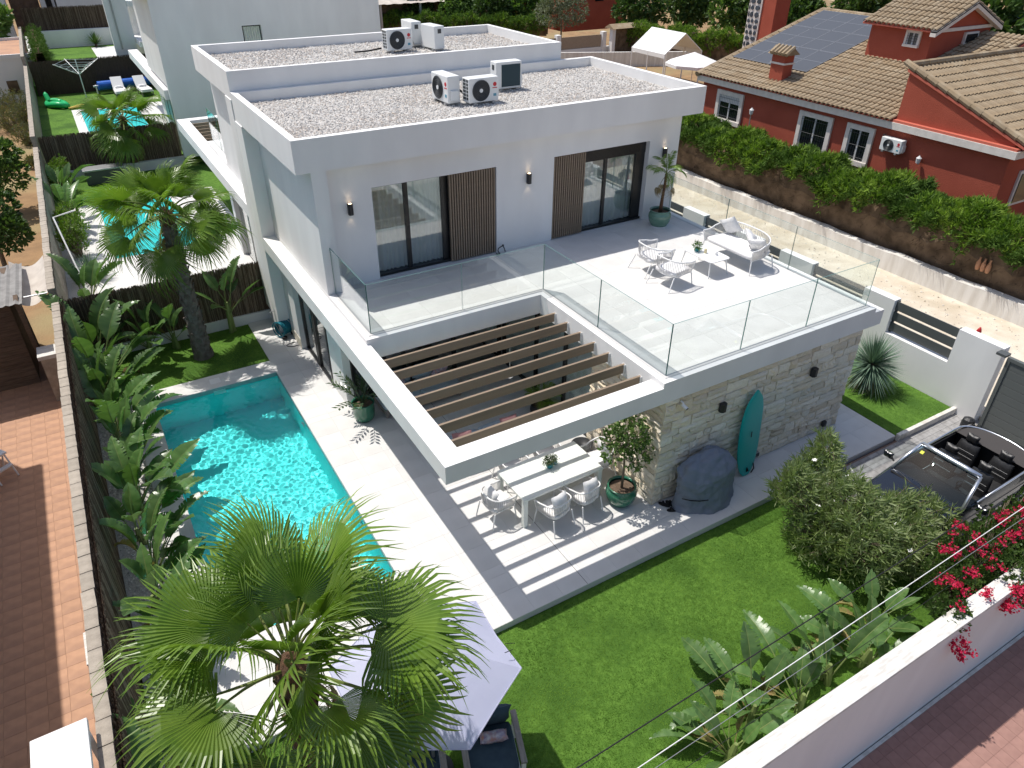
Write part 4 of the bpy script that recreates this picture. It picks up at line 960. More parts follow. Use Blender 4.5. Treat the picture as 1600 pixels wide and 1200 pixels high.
# surfboard leaning on the stone wall
sb_ = thing('surfboard', 'teal longboard surfboard leaning upright against the stone wall', 'surfboard', (7.12, -.2, 0))
mb = MB(); P = []
A, B = Vector((0, 0, .02)), Vector((-.02, .165, 2.18)); ax = (B-A); nrm = Vector((0, -ax.z, ax.y)).normalized()
for i in range(25):
    s = i/24; w2 = .325*(max(0, 1-abs((s-.48)/.5)**2.7))**.5 if 0 < s < 1 else 0.03; w2 = max(w2, .03 if s > .5 else .10)
    c = A+ax*s+nrm*(.05*((s-.5)*2)**2*1.0); th = .032*(1-abs(s-.5)**2*1.6)
    P.append([tuple(c+Vector((1, 0, 0))*(w2*math.cos(q))+nrm*(th*math.sin(q))) for q in [2*PI*k/16 for k in range(17)]])
mb.grid(P); mb.poly(P[0][:-1]); mb.poly(P[-1][:-1]); mb.build('board', 'board_teal', sb_, smooth=True)
MB().tube([(.15, -.06, .3), (.2, -.07, .14), (.12, -.08, .05)], .014, 6).build('leash', 'rubber', sb_); MB().extr([(-.02, -.05, .25), (-.02, -.12, .18), (-.02, -.05, .10)], (.012, 0, 0)).build('fin', 'rubber', sb_)
MB().obox((-.02, .02, 1.1), (.02, .008, .14), Matrix.Rotation(-.08, 3, 'X')).build('handle', 'rubber', sb_).location = (0, .0, 0)
sa = MB()
def sandal(loc, rz, label):
    t = thing('sandal', label, 'sandal', loc, rz, 'black sandals by the stone corner')
    m_ = MB(); pts = [(.045*math.cos(a)*(1+.15*math.sin(a)), .13*math.sin(a)) for a in [2*PI*k/14 for k in range(14)]]; m_.prism(pts, 0, .03); m_.build('sole', 'rubber', t)
    MB().tube([(-.05, .03, .02), (-.03, .04, .06), (.03, .04, .06), (.05, .03, .02)], .022, 6).build('strap', 'rubber', t)
sandal((4.93, -.08, 0), .5, 'black sandal nearest the stone wall corner'); sandal((5.06, -.13, 0), .2, 'black sandal right beside the corner, second from the wall'); sandal((4.98, -.3, 0), 1.1, 'black sandal lying across at the edge of the tree shadow'); sandal((5.1, -.36, 0), .9, 'black sandal furthest from the stone corner')
# flower pot on the table
fp = pot('flower_pot', 'small teal pot with a bushy succulent on the dining table', (3.0, 1.42, .756), big_prof(.075, .12), 'glaze_teal', 'potted plant')
crown(fp, [(0, 0, .16, .10), (.05, .03, .2, .07), (-.06, 0, .18, .08)], 130, .035, .022, 93, ('olive_leaf', 'tree_leaf'), name='foliage', br=False)
gj = thing('glass_jar', 'pale green glass jar beside the flower pot on the dining table', 'jar', (3.16, 1.46, .756)); pm('jar_green', (.25, .42, .38), rough=.1, spec=.7); MB().lathe([(.045, 0), (.055, .03), (.05, .08), (.03, .10), (.035, .12)], 16).build('jar_body', 'jar_green', gj, smooth=True); crown(gj, [(0, 0, .14, .05)], 30, .03, .02, 94, ('yucca_leaf', 'olive_leaf'), name='succulent', br=False)
# terrace lounge
G2 = 'white rope armchairs on the terrace'
ZF = ZT+.006
rope_seat('lounge_chair', 'white rope armchair on the terrace, the one nearer the pergola', 'armchair', .70, .68, .36, .72, .60, (7.45, 3.22, ZF), -PI/2+.12, G2, cushion=False, angle_legs=.14)
rope_seat('lounge_chair', 'white rope armchair on the terrace, the one nearer the balcony doors', 'armchair', .70, .68, .36, .72, .60, (7.55, 4.02, ZF), -PI/2-.08, G2, cushion=False, angle_legs=.14)
rope_seat('sofa', 'white rope two-seat sofa with loose cushions on the terrace', 'sofa', 1.62, .80, .38, .80, .60, (9.72, 3.42, ZF), PI/2+.02, None, cushion=False, nst=84)
for k, (p, e, s_, lab) in enumerate((((9.98, 3.98, ZF+.68), (1.15, .5, 1.75), .46, 'square white cushion standing at the far end of the sofa'), ((9.92, 3.18, ZF+.60), (.75, -.5, 1.2), .50, 'white cushion leaning in the middle of the sofa'), ((9.80, 2.86, ZF+.58), (.85, .2, 1.9), .46, 'white cushion at the near arm of the sofa'))):
    mb = MB(); pillow(mb, s_, s_, .15); o = mb.build('cushion', 'fabric_white', None, smooth=True, loc=p); o.rotation_euler = e; tag(o, lab, 'cushion', 'white sofa cushions')
ct = thing('coffee_table', 'low white coffee table with rounded corners on the terrace', 'table', (8.68, 3.44, ZF))
m_ = MB(); cushion_shape(m_, .32, .52, .395, .025); m_.build('table_top', 'metal_white', ct)
for sx in (-1, 1):
    for sy in (-1, 1): MB().tube([(sx*.25, sy*.42, .39), (sx*.30, sy*.49, 0)], [.018, .012], 8).build('leg', 'metal_white', ct)
q = pot('small_plant', 'small green plant in a teal pot on the coffee table', (8.55, 3.62, ZF+.421), [(.045, 0), (.052, .05), (.055, .09), (.05, .09), (.045, .085)], 'glaze_teal', 'potted plant')
crown(q, [(0, 0, .14, .07)], 60, .07, .016, 95, ('tree_leaf', 'tree_leaf_light'), name='foliage', br=False)
tag(MB().lathe([(.001, 0), (.035, 0), (.035, .10), (.03, .105), (.001, .1)], 16).build('candle', 'candle', None, loc=(8.66, 3.44, ZF+.421)), 'thick cream candle in the middle of the coffee table', 'candle', 'things on the coffee table')
tag(MB().lathe([(.001, 0), (.03, 0), (.035, .06), (.02, .09), (.001, .1)], 16).build('tea_light_holder', 'fabric_white', None, loc=(8.8, 3.22, ZF+.421)), 'small white candle holder at the near end of the coffee table', 'candle holder', 'things on the coffee table')
# potted palm on the terrace
def feather(seed, L=.75, n=22, droop=.7, ll=.26):
    rr = random.Random(seed); mb = MB(); pts = []; p = Vector((0, 0, 0))
    for i in range(13):
        a = .5-droop*2.0*(i/12)**1.3; pts.append(p.copy()); p = p+Vector((math.cos(a), 0, math.sin(a)))*L/12
    mb.cm = 1; mb.tube([tuple(q) for q in pts], [.012-.009*i/12 for i in range(13)], 4); mb.cm = 0
    for i in range(n):
        s = .22+.78*i/n; k = s*12; i0 = min(11, int(k)); c = pts[i0].lerp(pts[i0+1], k-i0); t_ = (pts[i0+1]-pts[i0]).normalized()
        for sd_ in (-1, 1):
            d = (t_*.75+Vector((0, sd_, 0))*.8+Vector((0, 0, -.25+rr.uniform(-.15, .1)))).normalized(); l = ll*math.sin(PI*min(.97, .15+s*.8))**.6*rr.uniform(.85, 1.1)
            e = c+d*l+Vector((0, 0, -.06)); w2 = t_*.014
            mb.add([tuple(c-w2*.4), tuple(c+d*l*.5-w2), tuple(e), tuple(c+d*l*.5+w2)], [(0, 1, 2, 3)])
    return mb
FE = [feather(400+i, droop=(.5, .8, 1.1)[i]).mesh('frond', ['palm_leaf', 'palm_stem']) for i in range(3)]
pp = pot('potted_palm', 'slender palm in a celadon green pot on the terrace corner', (9.62, 6.22, ZF), big_prof(.31, .46), 'glaze_celadon', 'potted palm', saucer=.24)
MB().tube([(0, 0, .36), (.02, .0, .8), (.05, 0, 1.15), (.06, 0, 1.42)], [.055, .04, .035, .04], 8).build('trunk', 'palm_fibre', pp, smooth=True)
rr = random.Random(44)
for i in range(9): place('frond', FE[i % 3], pp, (.06, 0, 1.42), Euler((rr.uniform(-.3, .3), -math.radians(70-i*11), i*2.4), 'XYZ'), .85)
for i in range(3): place('dry_frond', PD[0], pp, (.06, 0, 1.38), Euler((0, math.radians(55), i*2.1+1)), .38)
# plant pot at the house corner
zp = pot('potted_zz_plant', 'dark leafy plant in a green pot at the pool side of the house', (.62, 6.0, 0), [(.02, 0), (.20, 0), (.25, .08), (.27, .25), (.26, .42), (.28, .46), (.28, .50), (.25, .50), (.24, .45)], 'glaze_green', 'potted plant')
for i in range(15):
    a = i*2.4; e = math.radians(35+rr.uniform(0, 48)); L = rr.uniform(.7, 1.15); mb = MB(); pts = []
    for k in range(8): s = k/7; pts.append(Vector((math.cos(a)*math.cos(e)*L*s, math.sin(a)*math.cos(e)*L*s, .44+math.sin(e)*L*s-.25*s*s*L)))
    mb.tube([tuple(p) for p in pts], [.012-.008*k/7 for k in range(8)], 4)
    for k in range(3, 8):
        for sd_ in (-1, 1):
            d = ((pts[k]-pts[k-1]).normalized()*.8+Vector((-math.sin(a), math.cos(a), 0))*sd_*.8+Vector((0, 0, .1))).normalized(); leaf(mb, pts[k], d, .19, .065, UP)
    mb.build('leaf_stem', 'zz_leaf', zp)
# hose reel
hr = thing('hose_reel', 'teal garden hose reel with handle on the deck by the back wall', 'hose reel', (.08, 11.05, 0), .5)
pm('hose_teal', (0.01, .15, .20), rough=.5)
m_ = MB(); 
for k in range(5): m_.tube([(-.12+.06*k, .19*math.cos(a), .27+.19*math.sin(a)) for a in [2*PI*j/18 for j in range(19)]], .028, 6)
m_.build('hose_coil', 'hose_teal', hr)
for sx in (-.17, .17): MB().tube([(sx, .23*math.cos(a), .27+.23*math.sin(a)) for a in [2*PI*j/18 for j in range(19)]], .018, 6).build('reel_rim', 'hose_teal', hr); MB().tube([(sx, -.2, .02), (sx, 0, .27), (sx, .25, .75)], .012, 6).build('frame_bar', 'metal_grey', hr); MB().lathe([(.001, -.025), (.07, -.025), (.07, .025), (.001, .025)], 14, (sx, -.2, .07)).build('wheel', 'rubber', hr)
MB().tube([(-.17, .25, .75), (.17, .25, .75)], .012, 6).build('handle', 'metal_grey', hr)
tag(MB().tube([(.25+.28*math.cos(a)*(1-.1*math.sin(a*2)), 10.2+.2*math.sin(a)+a*.06, .012) for a in [j*.35 for j in range(22)]], .009, 5).build('garden_hose', 'rubber', None, world=True), 'thin dark hose looped on the deck beside the hose reel', 'hose')
# lounge under the pergola
def lounge(name, label, loc, rz, L, pil):
    t = thing(name, label, 'sofa', loc, rz); MB().box(-L/2, L/2, -.42, .42, .10, .22).build('base', 'wood_grey', t, bevel=.01)
    for sx in (-1, 1):
        for sy in (-1, 1): MB().box(sx*(L/2-.06)-.03, sx*(L/2-.06)+.03, sy*.36-.03, sy*.36+.03, 0, .10).build('leg', 'wood_grey', t)
    n = 2
    for k in range(n):
        m_ = MB(); cushion_shape(m_, L/n/2-.01, .38, .22, .18); m_.build('seat_cushion', 'cushion_blue', t, smooth=True, loc=(-L/2+L/n*(k+.5), .02, 0))
        m_ = MB(); pillow(m_, L/n-.02, .5, .2); m_.build('back_cushion', 'cushion_blue', t, smooth=True, loc=(-L/2+L/n*(k+.5), -.34, .6)).rotation_euler = (math.radians(75), 0, 0)
    for k, (x, m) in enumerate(pil):
        m_ = MB(); pillow(m_, .45, .45, .15); m_.build('pillow', m, t, smooth=True, loc=(x, -.15, .58)).rotation_euler = (math.radians(62), RN.uniform(-.2, .2), RN.uniform(-.3, .3))
lounge('outdoor_sofa', 'pale blue outdoor sofa in the shade against the sliding doors', (2.1, 6.1, 0), PI, 2.1, [(-.7, 'pillow_floral'), (.5, 'pillow_floral')])
lounge('outdoor_sofa', 'pale blue outdoor sofa with pink pillows below the middle pergola slats', (2.55, 3.45, 0), 0, 2.0, [(-.6, 'pillow_pink'), (.6, 'pillow_pink')])
pl_ = thing('pendant_lamp', 'small white wire pendant lamp hanging between the pergola slats', 'pendant lamp', (3.05, 3.145, 2.7))
MB().tube([(0, 0, .06), (0, 0, -.55)], .005, 5).build('cord', 'metal_white', pl_)
m_ = MB()
for k in range(6): m_.tube([(.08*math.cos(a)*math.cos(k*PI/6), .08*math.cos(a)*math.sin(k*PI/6), -.63+.08*math.sin(a)) for a in [2*PI*j/14 for j in range(15)]], .005, 4, False)
m_.build('wire_shade', 'metal_white', pl_)
kp = pot('potted_cycad', 'green cycad-like palm in a dark pot beside the dark sliding door', (4.35, 3.9, 0), big_prof(.24, .4), 'lamp_black', 'potted palm')
for i in range(12): place('frond', FE[i % 2], kp, (0, 0, .40), Euler((rr.uniform(-.3, .3), -math.radians(60-i*4), i*2.4), 'XYZ'), .85)
fb = thing('fire_bowl', 'black round bowl standing beside the stone wall behind the table', 'bowl', (4.45, 2.25, 0)); MB().lathe([(.001, .0), (.12, 0), (.22, .12), (.25, .25), (.23, .26), (.1, .18), (.001, .17)], 20).build('bowl', 'lamp_black', fb, smooth=True); MB().lathe([(.16, -.02), (.16, .012), (.02, .012)], 16, (0, 0, .0)).build('foot', 'metal_grey', fb)
# ---------------------------------------------------------------- parasol and garden seats, bottom of the picture
um = thing('parasol', 'large pale lilac hexagonal parasol beside the foreground palm', 'parasol', (-1.63, -2.66, -.15), 0)
RU, zr_, za = 1.24, 2.45, 2.95; hexp = [(RU*math.cos(math.radians(30+60*k)), RU*math.sin(math.radians(30+60*k))) for k in range(6)]
m_ = MB()
for k in range(6):
    a, b = Vector((*hexp[k], zr_)), Vector((*hexp[(k+1) % 6], zr_)); ap = Vector((0, 0, za)); P = []
    for i in range(9):
        s = i/8; row = []
        for j in range(9):
            u = j/8; e = ap.lerp(a.lerp(b, u), s); sag = .05*math.sin(PI*u)*s; e.z -= sag*.8*s-.05*math.sin(PI*s)*.4; e.x *= 1-.02*math.sin(PI*u)*s; e.y *= 1-.02*math.sin(PI*u)*s; row.append(tuple(e))
        P.append(row)
    m_.grid(P)
m_.build('canopy', 'parasol_lilac', um, smooth=False)
for k in range(6): MB().tube([(hexp[k][0], hexp[k][1], zr_+.003), ((hexp[k][0]+hexp[(k+1) % 6][0])/2*.98, (hexp[k][1]+hexp[(k+1) % 6][1])/2*.98, zr_-.038), (hexp[(k+1) % 6][0], hexp[(k+1) % 6][1], zr_+.003)], .008, 4).build('hem', 'parasol_lilac', um)
for k in range(6): MB().tube([(0, 0, za-.04), (hexp[k][0]*.99, hexp[k][1]*.99, zr_-.025)], .009, 4).build('rib', 'metal_grey', um)
MB().tube([(0, 0, 0), (0, 0, za+.06)], .025, 10).build('pole', 'metal_grey', um); MB().lathe([(.03, 0), (.05, .03), (.02, .07)], 10, (0, 0, za)).build('finial', 'metal_grey', um); MB().lathe([(.001, 0), (.28, 0), (.28, .06), (.04, .08), (.04, .3)], 20).build('base', 'lamp_black', um)
for k, (x, y, r_) in enumerate(((RU*.86, -.30, 1.2), (RU*.80, -.42, .9))): MB().tube([(x-.05, y, 2.62), (x+.08, y-.03+.05*k, 2.575)], .006, 4).build('tie_strap', 'rubber', um)
def garden_chair(label, loc, rz, pil=True):
    t = thing('garden_armchair', label, 'armchair', loc, rz, 'grey wooden garden armchairs by the parasol')
    for sx in (-1, 1):
        MB().box(sx*.40-.045, sx*.40+.045, -.42, .40, .56, .60).build('armrest', 'wood_grey', t, bevel=.006)
        MB().box(sx*.40-.03, sx*.40+.03, .32, .38, 0, .56).build('leg', 'metal_white', t); MB().box(sx*.40-.03, sx*.40+.03, -.38, -.32, 0, .56).build('leg', 'metal_white', t)
    MB().box(-.37, .37, -.38, .38, .24, .28).build('seat_frame', 'metal_white', t)
    m_ = MB(); cushion_shape(m_, .35, .38, .28, .14); m_.build('seat_cushion', 'cushion_navy', t, smooth=True)
    m_ = MB(); pillow(m_, .70, .60, .18); m_.build('back_cushion', 'cushion_navy', t, smooth=True, loc=(0, -.36, .66)).rotation_euler = (math.radians(74), 0, 0)
    if pil: m_ = MB(); pillow(m_, .42, .17, .15); m_.build('bolster_pillow', 'pillow_floral', t, smooth=True, loc=(-.05, -.12, .50))
garden_chair('navy cushioned garden armchair with floral bolster right of the parasol', (-.85, -2.98, -.15), PI-.33)
garden_chair('navy cushioned garden armchair half hidden under the parasol', (-1.95, -2.75, -.15), PI-.33, False)
fn = thing('pedestal_fan', 'white round pedestal fan at the bottom edge beside the armchairs', 'fan', (-1.42, -3.28, -.15), 2.6)
MB().lathe([(.001, 0), (.2, 0), (.2, .02), (.02, .04), (.018, .62)], 16).build('stand', 'metal_white', fn)
m_ = MB()
for k in range(36): a = 2*PI*k/36; m_.tube([(.04*math.cos(a), 0, .78+.04*math.sin(a)), (.13*math.cos(a), -.07, .78+.13*math.sin(a)), (.22*math.cos(a), 0, .78+.22*math.sin(a))], .0035, 3, False)
m_.build('fan_grille', 'metal_white', fn); MB().tube([(.22*math.cos(a), 0, .78+.22*math.sin(a)) for a in [2*PI*j/30 for j in range(31)]], .009, 5).build('grille_ring', 'metal_white', fn); MB().obox((0, -.06, .78), (.09, .03, .09)).build('hub', 'metal_white', fn, bevel=.01)
for k in range(4): a = k*PI/2; MB().obox((.1*math.cos(a), 0, .78+.1*math.sin(a)), (.14, .012, .10), Matrix.Rotation(-a, 3, 'Y') @ Matrix.Rotation(.4, 3, 'X')).build('fan_blade', 'metal_grey', fn)
fn.rotation_euler = (-.35, 0, 2.6)
# ================================================================== NEIGHBOURING HOUSES
pm('roof_tile', (0.30,0.225,0.14), (0.235,0.175,0.11), 5, 0.85, 0.3, 40, rand=0.10, c3=(0.34,0.275,0.19), scale3=2.5)
pm('red_wall', (0.375,0.092,0.058), (0.335,0.080,0.050), 1.2, 0.9, 0.6, 30, bdist=.02, spec=.15)
pm('red_flash', (0.50,0.13,0.085), rough=.9)
pm('trim_white', (0.72,0.67,0.62), (0.64,0.59,0.54), 5, 0.85, 0.3, 40)
pm('solar_cell', (0.07,0.075,0.085), (0.085,0.09,0.10), 40, 0.38, spec=0.5)
pm('solar_line', (0.30,0.31,0.33), rough=.4, metal=.5)
pm('window_dark', (0.012,0.015,0.018), rough=0.08, spec=0.7)
pm('shutter_white', (0.62,0.62,0.62), rough=.6)
pm('ac_white', (0.74,0.75,0.74), rough=.45)
pm('ac_dark', (0.05,0.055,0.06), rough=.5)
pm('ac_fin', (0.02,0.045,0.06), rough=.4, metal=.3)
pm('logo_red', (0.55,0.03,0.04), rough=.5)
pm('logo_blue', (0.10,0.30,0.40), rough=.5)
# ---------------- twin villa behind, mirrored and half a metre higher
DZ = .48
v2 = thing('villa', 'white twin villa adjoining the main villa behind, with its own gravel roof', 'house', (5.2, 17.6, DZ))
plate([0, .40, 4.51, 10.4], [11.76, 19.24, 23.1, 23.5], {(1, 1)}, 2.671+DZ, 3.032+DZ).build('terrace_slab', 'plaster', v2, world=True)
plate([.33, 4.51, 10.1], [11.76, 19.24, 23.5], {(0, 1)}, 3.032+DZ, ZT+DZ).build('terrace_kerb', 'plaster', v2, world=True)
for k in range(7): MB().box(.405, 4.50, 19.86+k*.497-.025, 19.86+k*.497+.025, 2.765+DZ, 2.965+DZ).build('pergola_slat', 'slat_taupe', v2, world=True)
Z2 = 7.08; RB2 = 6.42
plate([.02, .17, 9.76, 9.9], [11.76, 11.9, 16.15, 16.3], {(1, 1)}, RB2, Z2).build('roof_parapet', 'plaster', v2, world=True)
MB().box(.17, 9.76, 11.9, 16.15, RB2, 6.82).build('roof_deck', 'gravel', v2, world=True)
gravel_field(v2, .19, 9.74, 11.92, 16.13, 6.825, 15000, .016, .038, 6)
MB().box(.33, .655, 12.4, 16.2, ZT+DZ, RB2-.002).build('side_wall', 'plaster', v2, world=True); MB().box(-.004, .66, 11.762, 12.4, DZ, RB2-.003).build('party_wall', 'plaster', v2, world=True)
MB().box(.66, 9.6, 15.7, 16.0, ZT+DZ, RB2).build('front_wall', 'plaster', v2, world=True); MB().box(9.3, 9.6, 11.76, 15.7, ZT+DZ, RB2).build('side_wall', 'plaster', v2, world=True)
MB().box(.50, 9.9, 12.4, 16.8, .2, 2.67+DZ).build('ground_floor_wall', 'plaster', v2, world=True)
MB().box(.30, .50, 12.4, 13.5, .2, 2.67+DZ).build('corner_wall', 'plaster', v2, world=True)
for a, b in ((13.6, 15.0), (15.05, 16.4)):
    f = MB().box(.44, .495, a, b, DZ, 2.6+DZ).build('sliding_door', 'black_frame', v2, world=True); g = MB().box(.425, .438, a+.1, b-.1, DZ+.1, 2.5+DZ).build('pane', 'glass_door', f); g.location = -v2.location
MB().box(.30, .50, 16.42, 16.8, .2, 2.67+DZ).build('corner_wall', 'plaster', v2, world=True)
rail2 = thing('glass_balustrade', 'teal edged glass balustrade end on the twin villa terrace', 'balustrade', (.52, 17.6, ZT+DZ))
for a, b in ((16.35, 17.8), (17.82, 19.2)): mb = MB().box(.51, .526, a, b, ZT+DZ, ZT+DZ+1.1); mb.m = [1, 1, 1, 0, 1, 0]; mb.build('glass_panel', ['glass_rail', 'glass_edge'], rail2, world=True)
# ---------------- blank grey wall of the third villa
v3 = thing('villa', 'third white villa showing its blank shaded side wall with one small window', 'house', (5.4, 34, .9))
w3 = plate([.47, 4.0, 4.82, 10.4], [.9, 5.40, 6.10, 8.2], {(1, 1)}, 0, .3); w3.v = [(x, 28.1-z, y) for x, y, z in w3.v]; w3.build('side_wall', 'plaster', v3, world=True)
f = MB().box(4.0, 4.82, 27.98, 28.04, 5.40, 6.10); f = f.build('window', 'black_frame', v3, world=True); g = MB().box(4.06, 4.76, 27.96, 27.975, 5.46, 6.04).build('pane', 'window_dark', f); g.location = -v3.location
c_ = MB(); c_.grid([[(4.06+.7*i/40, 27.9+.03*math.sin(i*1.1), 5.45), (4.06+.7*i/40, 27.9+.03*math.sin(i*1.1), 6.05)] for i in range(41)]); o = c_.build('curtain', 'curtain', f); o.location = -v3.location
MB().box(10.1, 10.4, 28.1, 36, .9, 8.2).build('side_wall', 'plaster', v3, world=True)
MB().box(.47, .8, 28.1, 33.5, 3.9, 8.2).build('side_wall', 'plaster', v3, world=True); MB().box(.02, .47, 27.8, 33.2, 7.3, 8.2).build('roof_parapet', 'plaster', v3, world=True); MB().box(.1, 10.4, 28.1, 36, 8.0, 8.2).build('roof_deck', 'gravel', v3, world=True)
MB().box(.30, .78, 28.1, 40.2, 3.35, 3.75).build('terrace_slab', 'plaster', v3, world=True); MB().box(.8, 10.4, 28.1, 33.5, 3.35, 3.75).build('terrace_slab', 'plaster', v3, world=True)
MB().box(.62, .9, 28.1, 33, .9, 3.35).build('ground_floor_wall', 'plaster', v3, world=True)
for a, b in ((29.0, 29.9), (30.1, 31.2)): MB().box(.55, .62, a, b, .9, 3.3).build('sliding_door', 'black_frame', v3, world=True)
MB().box(2.0, 10.4, 33.2, 33.5, 3.75, 8.0).build('front_wall', 'plaster', v3, world=True)
# ---------------- fourth villa, far
v4 = thing('villa', 'far white villa with tall narrow wall at the top left behind the loungers', 'house', (4, 50, 1.2))
MB().box(.1, 1.35, 46.0, 46.4, 1.2, 9.5).build('fin_wall', 'plaster', v4, world=True); MB().box(1.35, 9, 47.2, 47.6, 1.2, 9.5).build('back_wall', 'plaster', v4, world=True)
MB().box(1.36, 9, 44.0, 47.2, 3.3, 3.6).build('balcony', 'plaster', v4, world=True); MB().box(1.36, 9, 46.0, 47.2, 5.3, 5.6).build('balcony', 'plaster', v4, world=True)
MB().box(.45, .55, 45.95, 45.998, 3, 9).build('wall_groove', 'metal_grey', v4, world=True); MB().box(2.4, 4.4, 47.15, 47.198, 5.7, 7.6).build('window', 'window_dark', v4, world=True)
# ---------------- far white houses, top left
def white_house(label, x0, x1, y0, y1, z0, z1, wins=(), m='plaster', slab=True):
    t = thing('white_house', label, 'house', ((x0+x1)/2, (y0+y1)/2, z0)); MB().box(x0, x1, y0, y1, z0, z1).build('wall', m, t, world=True)
    if slab: MB().box(x0-.1, x1+.1, y0-.1, y1+.1, z1, z1+.25).build('roof', 'plaster', t, world=True)
    for (a, b, c, d) in wins:
        f = MB().box(a, b, y0-.03, y0-.002, c, d).build('window', 'black_frame', t, world=True); g = MB().box(a+.06, b-.06, y0-.045, y0-.032, c+.06, d-.06).build('pane', 'window_dark', f); g.location = -t.location
        MB().box(a-.04, b+.04, y0-.06, y0-.002, c-.08, c).build('sill', 'plaster', t, world=True)
    return t
white_house('bluish white house wall in the far top left corner', -14, -5.3, 63, 70, -.3, 8)
white_house('far white house with narrow window beside the brown stone house', -2.9, -1.9, 68, 74, 1, 7, [(-2.55, -2.1, 3.0, 4.3)])
white_house('plain far white house between the narrow house and the tall wall', -1.8, 2.6, 67, 74, 1, 8)
pm('brown_stone', (0.15,0.095,0.06), (0.10,0.07,0.055), 3, .95, .8, 8, c3=(0.19,0.13,0.10), scale3=2, bdist=.1)
white_house('brown rubble stone house at the top left behind the far fence', -5.1, -3.0, 70, 76, .5, 7.5, (), 'brown_stone', False)
sh = thing('white_shed', 'low white outbuilding with flat parapet roof beside the dry scrub', 'shed', (-6.5, 53, -.3))
MB().box(-9, -4.45, 50, 58, -.3, 2.35).build('wall', 'plaster', sh, world=True); plate([-9.05, -8.9, -4.6, -4.4], [49.95, 50.1, 57.9, 58.05], {(1, 1)}, 2.35, 2.6).build('roof_parapet', 'plaster', sh, world=True); MB().box(-8.9, -4.6, 50.1, 57.9, 2.35, 2.42).build('roof_deck', 'terracotta', sh, world=True)
MB().box(-6.3, -5.7, 49.96, 49.999, .3, 1.1).build('hatch', 'twig_brown', sh, world=True)
# ---------------- the red house
rh = thing('red_house', 'dark red rendered house with brown tiled roofs, white trimmed windows and tower', 'house', (26, 11, .5))
MB().box(22.5, 29.7, 4.0, 18.3, .5, 4.0).build('wall', 'red_wall', rh, world=True)
MB().box(22.26, 22.5, 3.75, 18.5, 3.78, 4.02).build('fascia', 'trim_white', rh, world=True)
MB().box(22.5, 32, 3.75, 4.0, 3.78, 4.02).build('fascia', 'trim_white', rh, world=True)
sl = .292; zpl = lambda x: 4.05+sl*(x-22.2)
MB().extr([(22.5, 18.3, 4.0), (30, 18.3, 4.0), (30, 18.3, zpl(30)-.06), (22.5, 18.3, zpl(22.5)-.06)], (0, -.25, 0)).build('gable_wall', 'red_wall', rh, world=True)
MB().extr([(22.28, 8.3, 4.03), (30, 8.3, zpl(30)-.04), (30, 8.3, zpl(30)-.12), (22.28, 8.3, 3.95)], (0, 10.2, 0)).build('roof_board', 'red_flash', rh, world=True)
MB().extr([(30, 8.3, zpl(30)-.04), (37, 8.3, 4.2), (37, 8.3, 4.1), (30, 8.3, zpl(30)-.14)], (0, 10.2, 0)).build('roof_board', 'roof_tile', rh, world=True)
MB().box(29.7, 36.8, 8.4, 18.2, .5, 4.1).build('wall', 'red_wall', rh, world=True)
def barrel(du, L, r=.5):
    """one curved roof tile: u across, v up the slope, w out"""
    mb = MB(); n = 6; P = []
    for s, sc_ in ((0, 1.0), (1, .86)):
        P.append([(du*.5*sc_*-math.cos(PI*k/n)*.98, L*s, (.028 if s == 0 else .0)+du*.40*sc_*math.sin(PI*k/n)) for k in range(n+1)])
    mb.grid(P); q = P[0]; o = len(mb.v); mb.v.extend(q); mb.v.extend([(p[0]*.82, p[1]+.002, p[2]-.022) for p in q])
    for k in range(n): mb.f.append((o+k, o+k+1, o+n+2+k, o+n+1+k)); mb.m.append(0)
    return mb
def tile_roof(parent, O, u, v, nu, nv, du, dv, limit, skip=None, order=None):
    O, u, v = Vector(O), Vector(u).normalized(), Vector(v).normalized(); w_ = u.cross(v).normalized()
    ur = u
    if w_.z < 0: w_ = -w_; ur = -u
    R3 = Matrix((ur, v, w_)).transposed(); proto = barrel(du, dv*1.12); me = proto.mesh('roof_tile', 'roof_tile'); E_ = R3.to_euler(); spots = []
    for i in range(nu):
        for j in range(nv):
            p = O+u*(i+.5)*du+v*j*dv
            if skip and skip(p): continue
            spots.append(((p-CAM).length, i, j, p))
    spots.sort(key=lambda a: a[0]); rest = MB()
    for k, (d, i, j, p) in enumerate(spots):
        p = p+w_*RN.uniform(0, .006)
        if k < limit: place('roof_tile', me, parent, p-parent.location, E_)
        else: rest.add([tuple(p+R3 @ Vector(q)) for q in proto.v], proto.f)
    if rest.v: stuff(rest.build('far_roof_tiles', 'roof_tile', parent, world=True))
tile_roof(rh, (22.15, 8.32, 4.05), (0, 1, 0), (1, 0, sl), 47, 19, .217, .425, 150, skip=lambda p: (p.y > 14.1 and 24.2 < p.x < 29.4 and p.y < 18.0) or (26.5 < p.x < 30 and 10.5 < p.y < 12.8))
for k in range(19): p = Vector((22.15+k*.41, 18.48, zpl(22.15+k*.41)+.03)); MB().tube([tuple(p), tuple(p+Vector((.46, 0, .46*sl+.015)))], [.12, .10], 8).build('ridge_tile', 'roof_tile', rh, world=True)
for k in range(16): y0 = 10.6+k*.49; MB().tube([(29.98, y0, zpl(30)+.02), (29.98, y0+.54, zpl(30)+.035)], [.12, .10], 8).build('ridge_tile', 'roof_tile', rh, world=True)
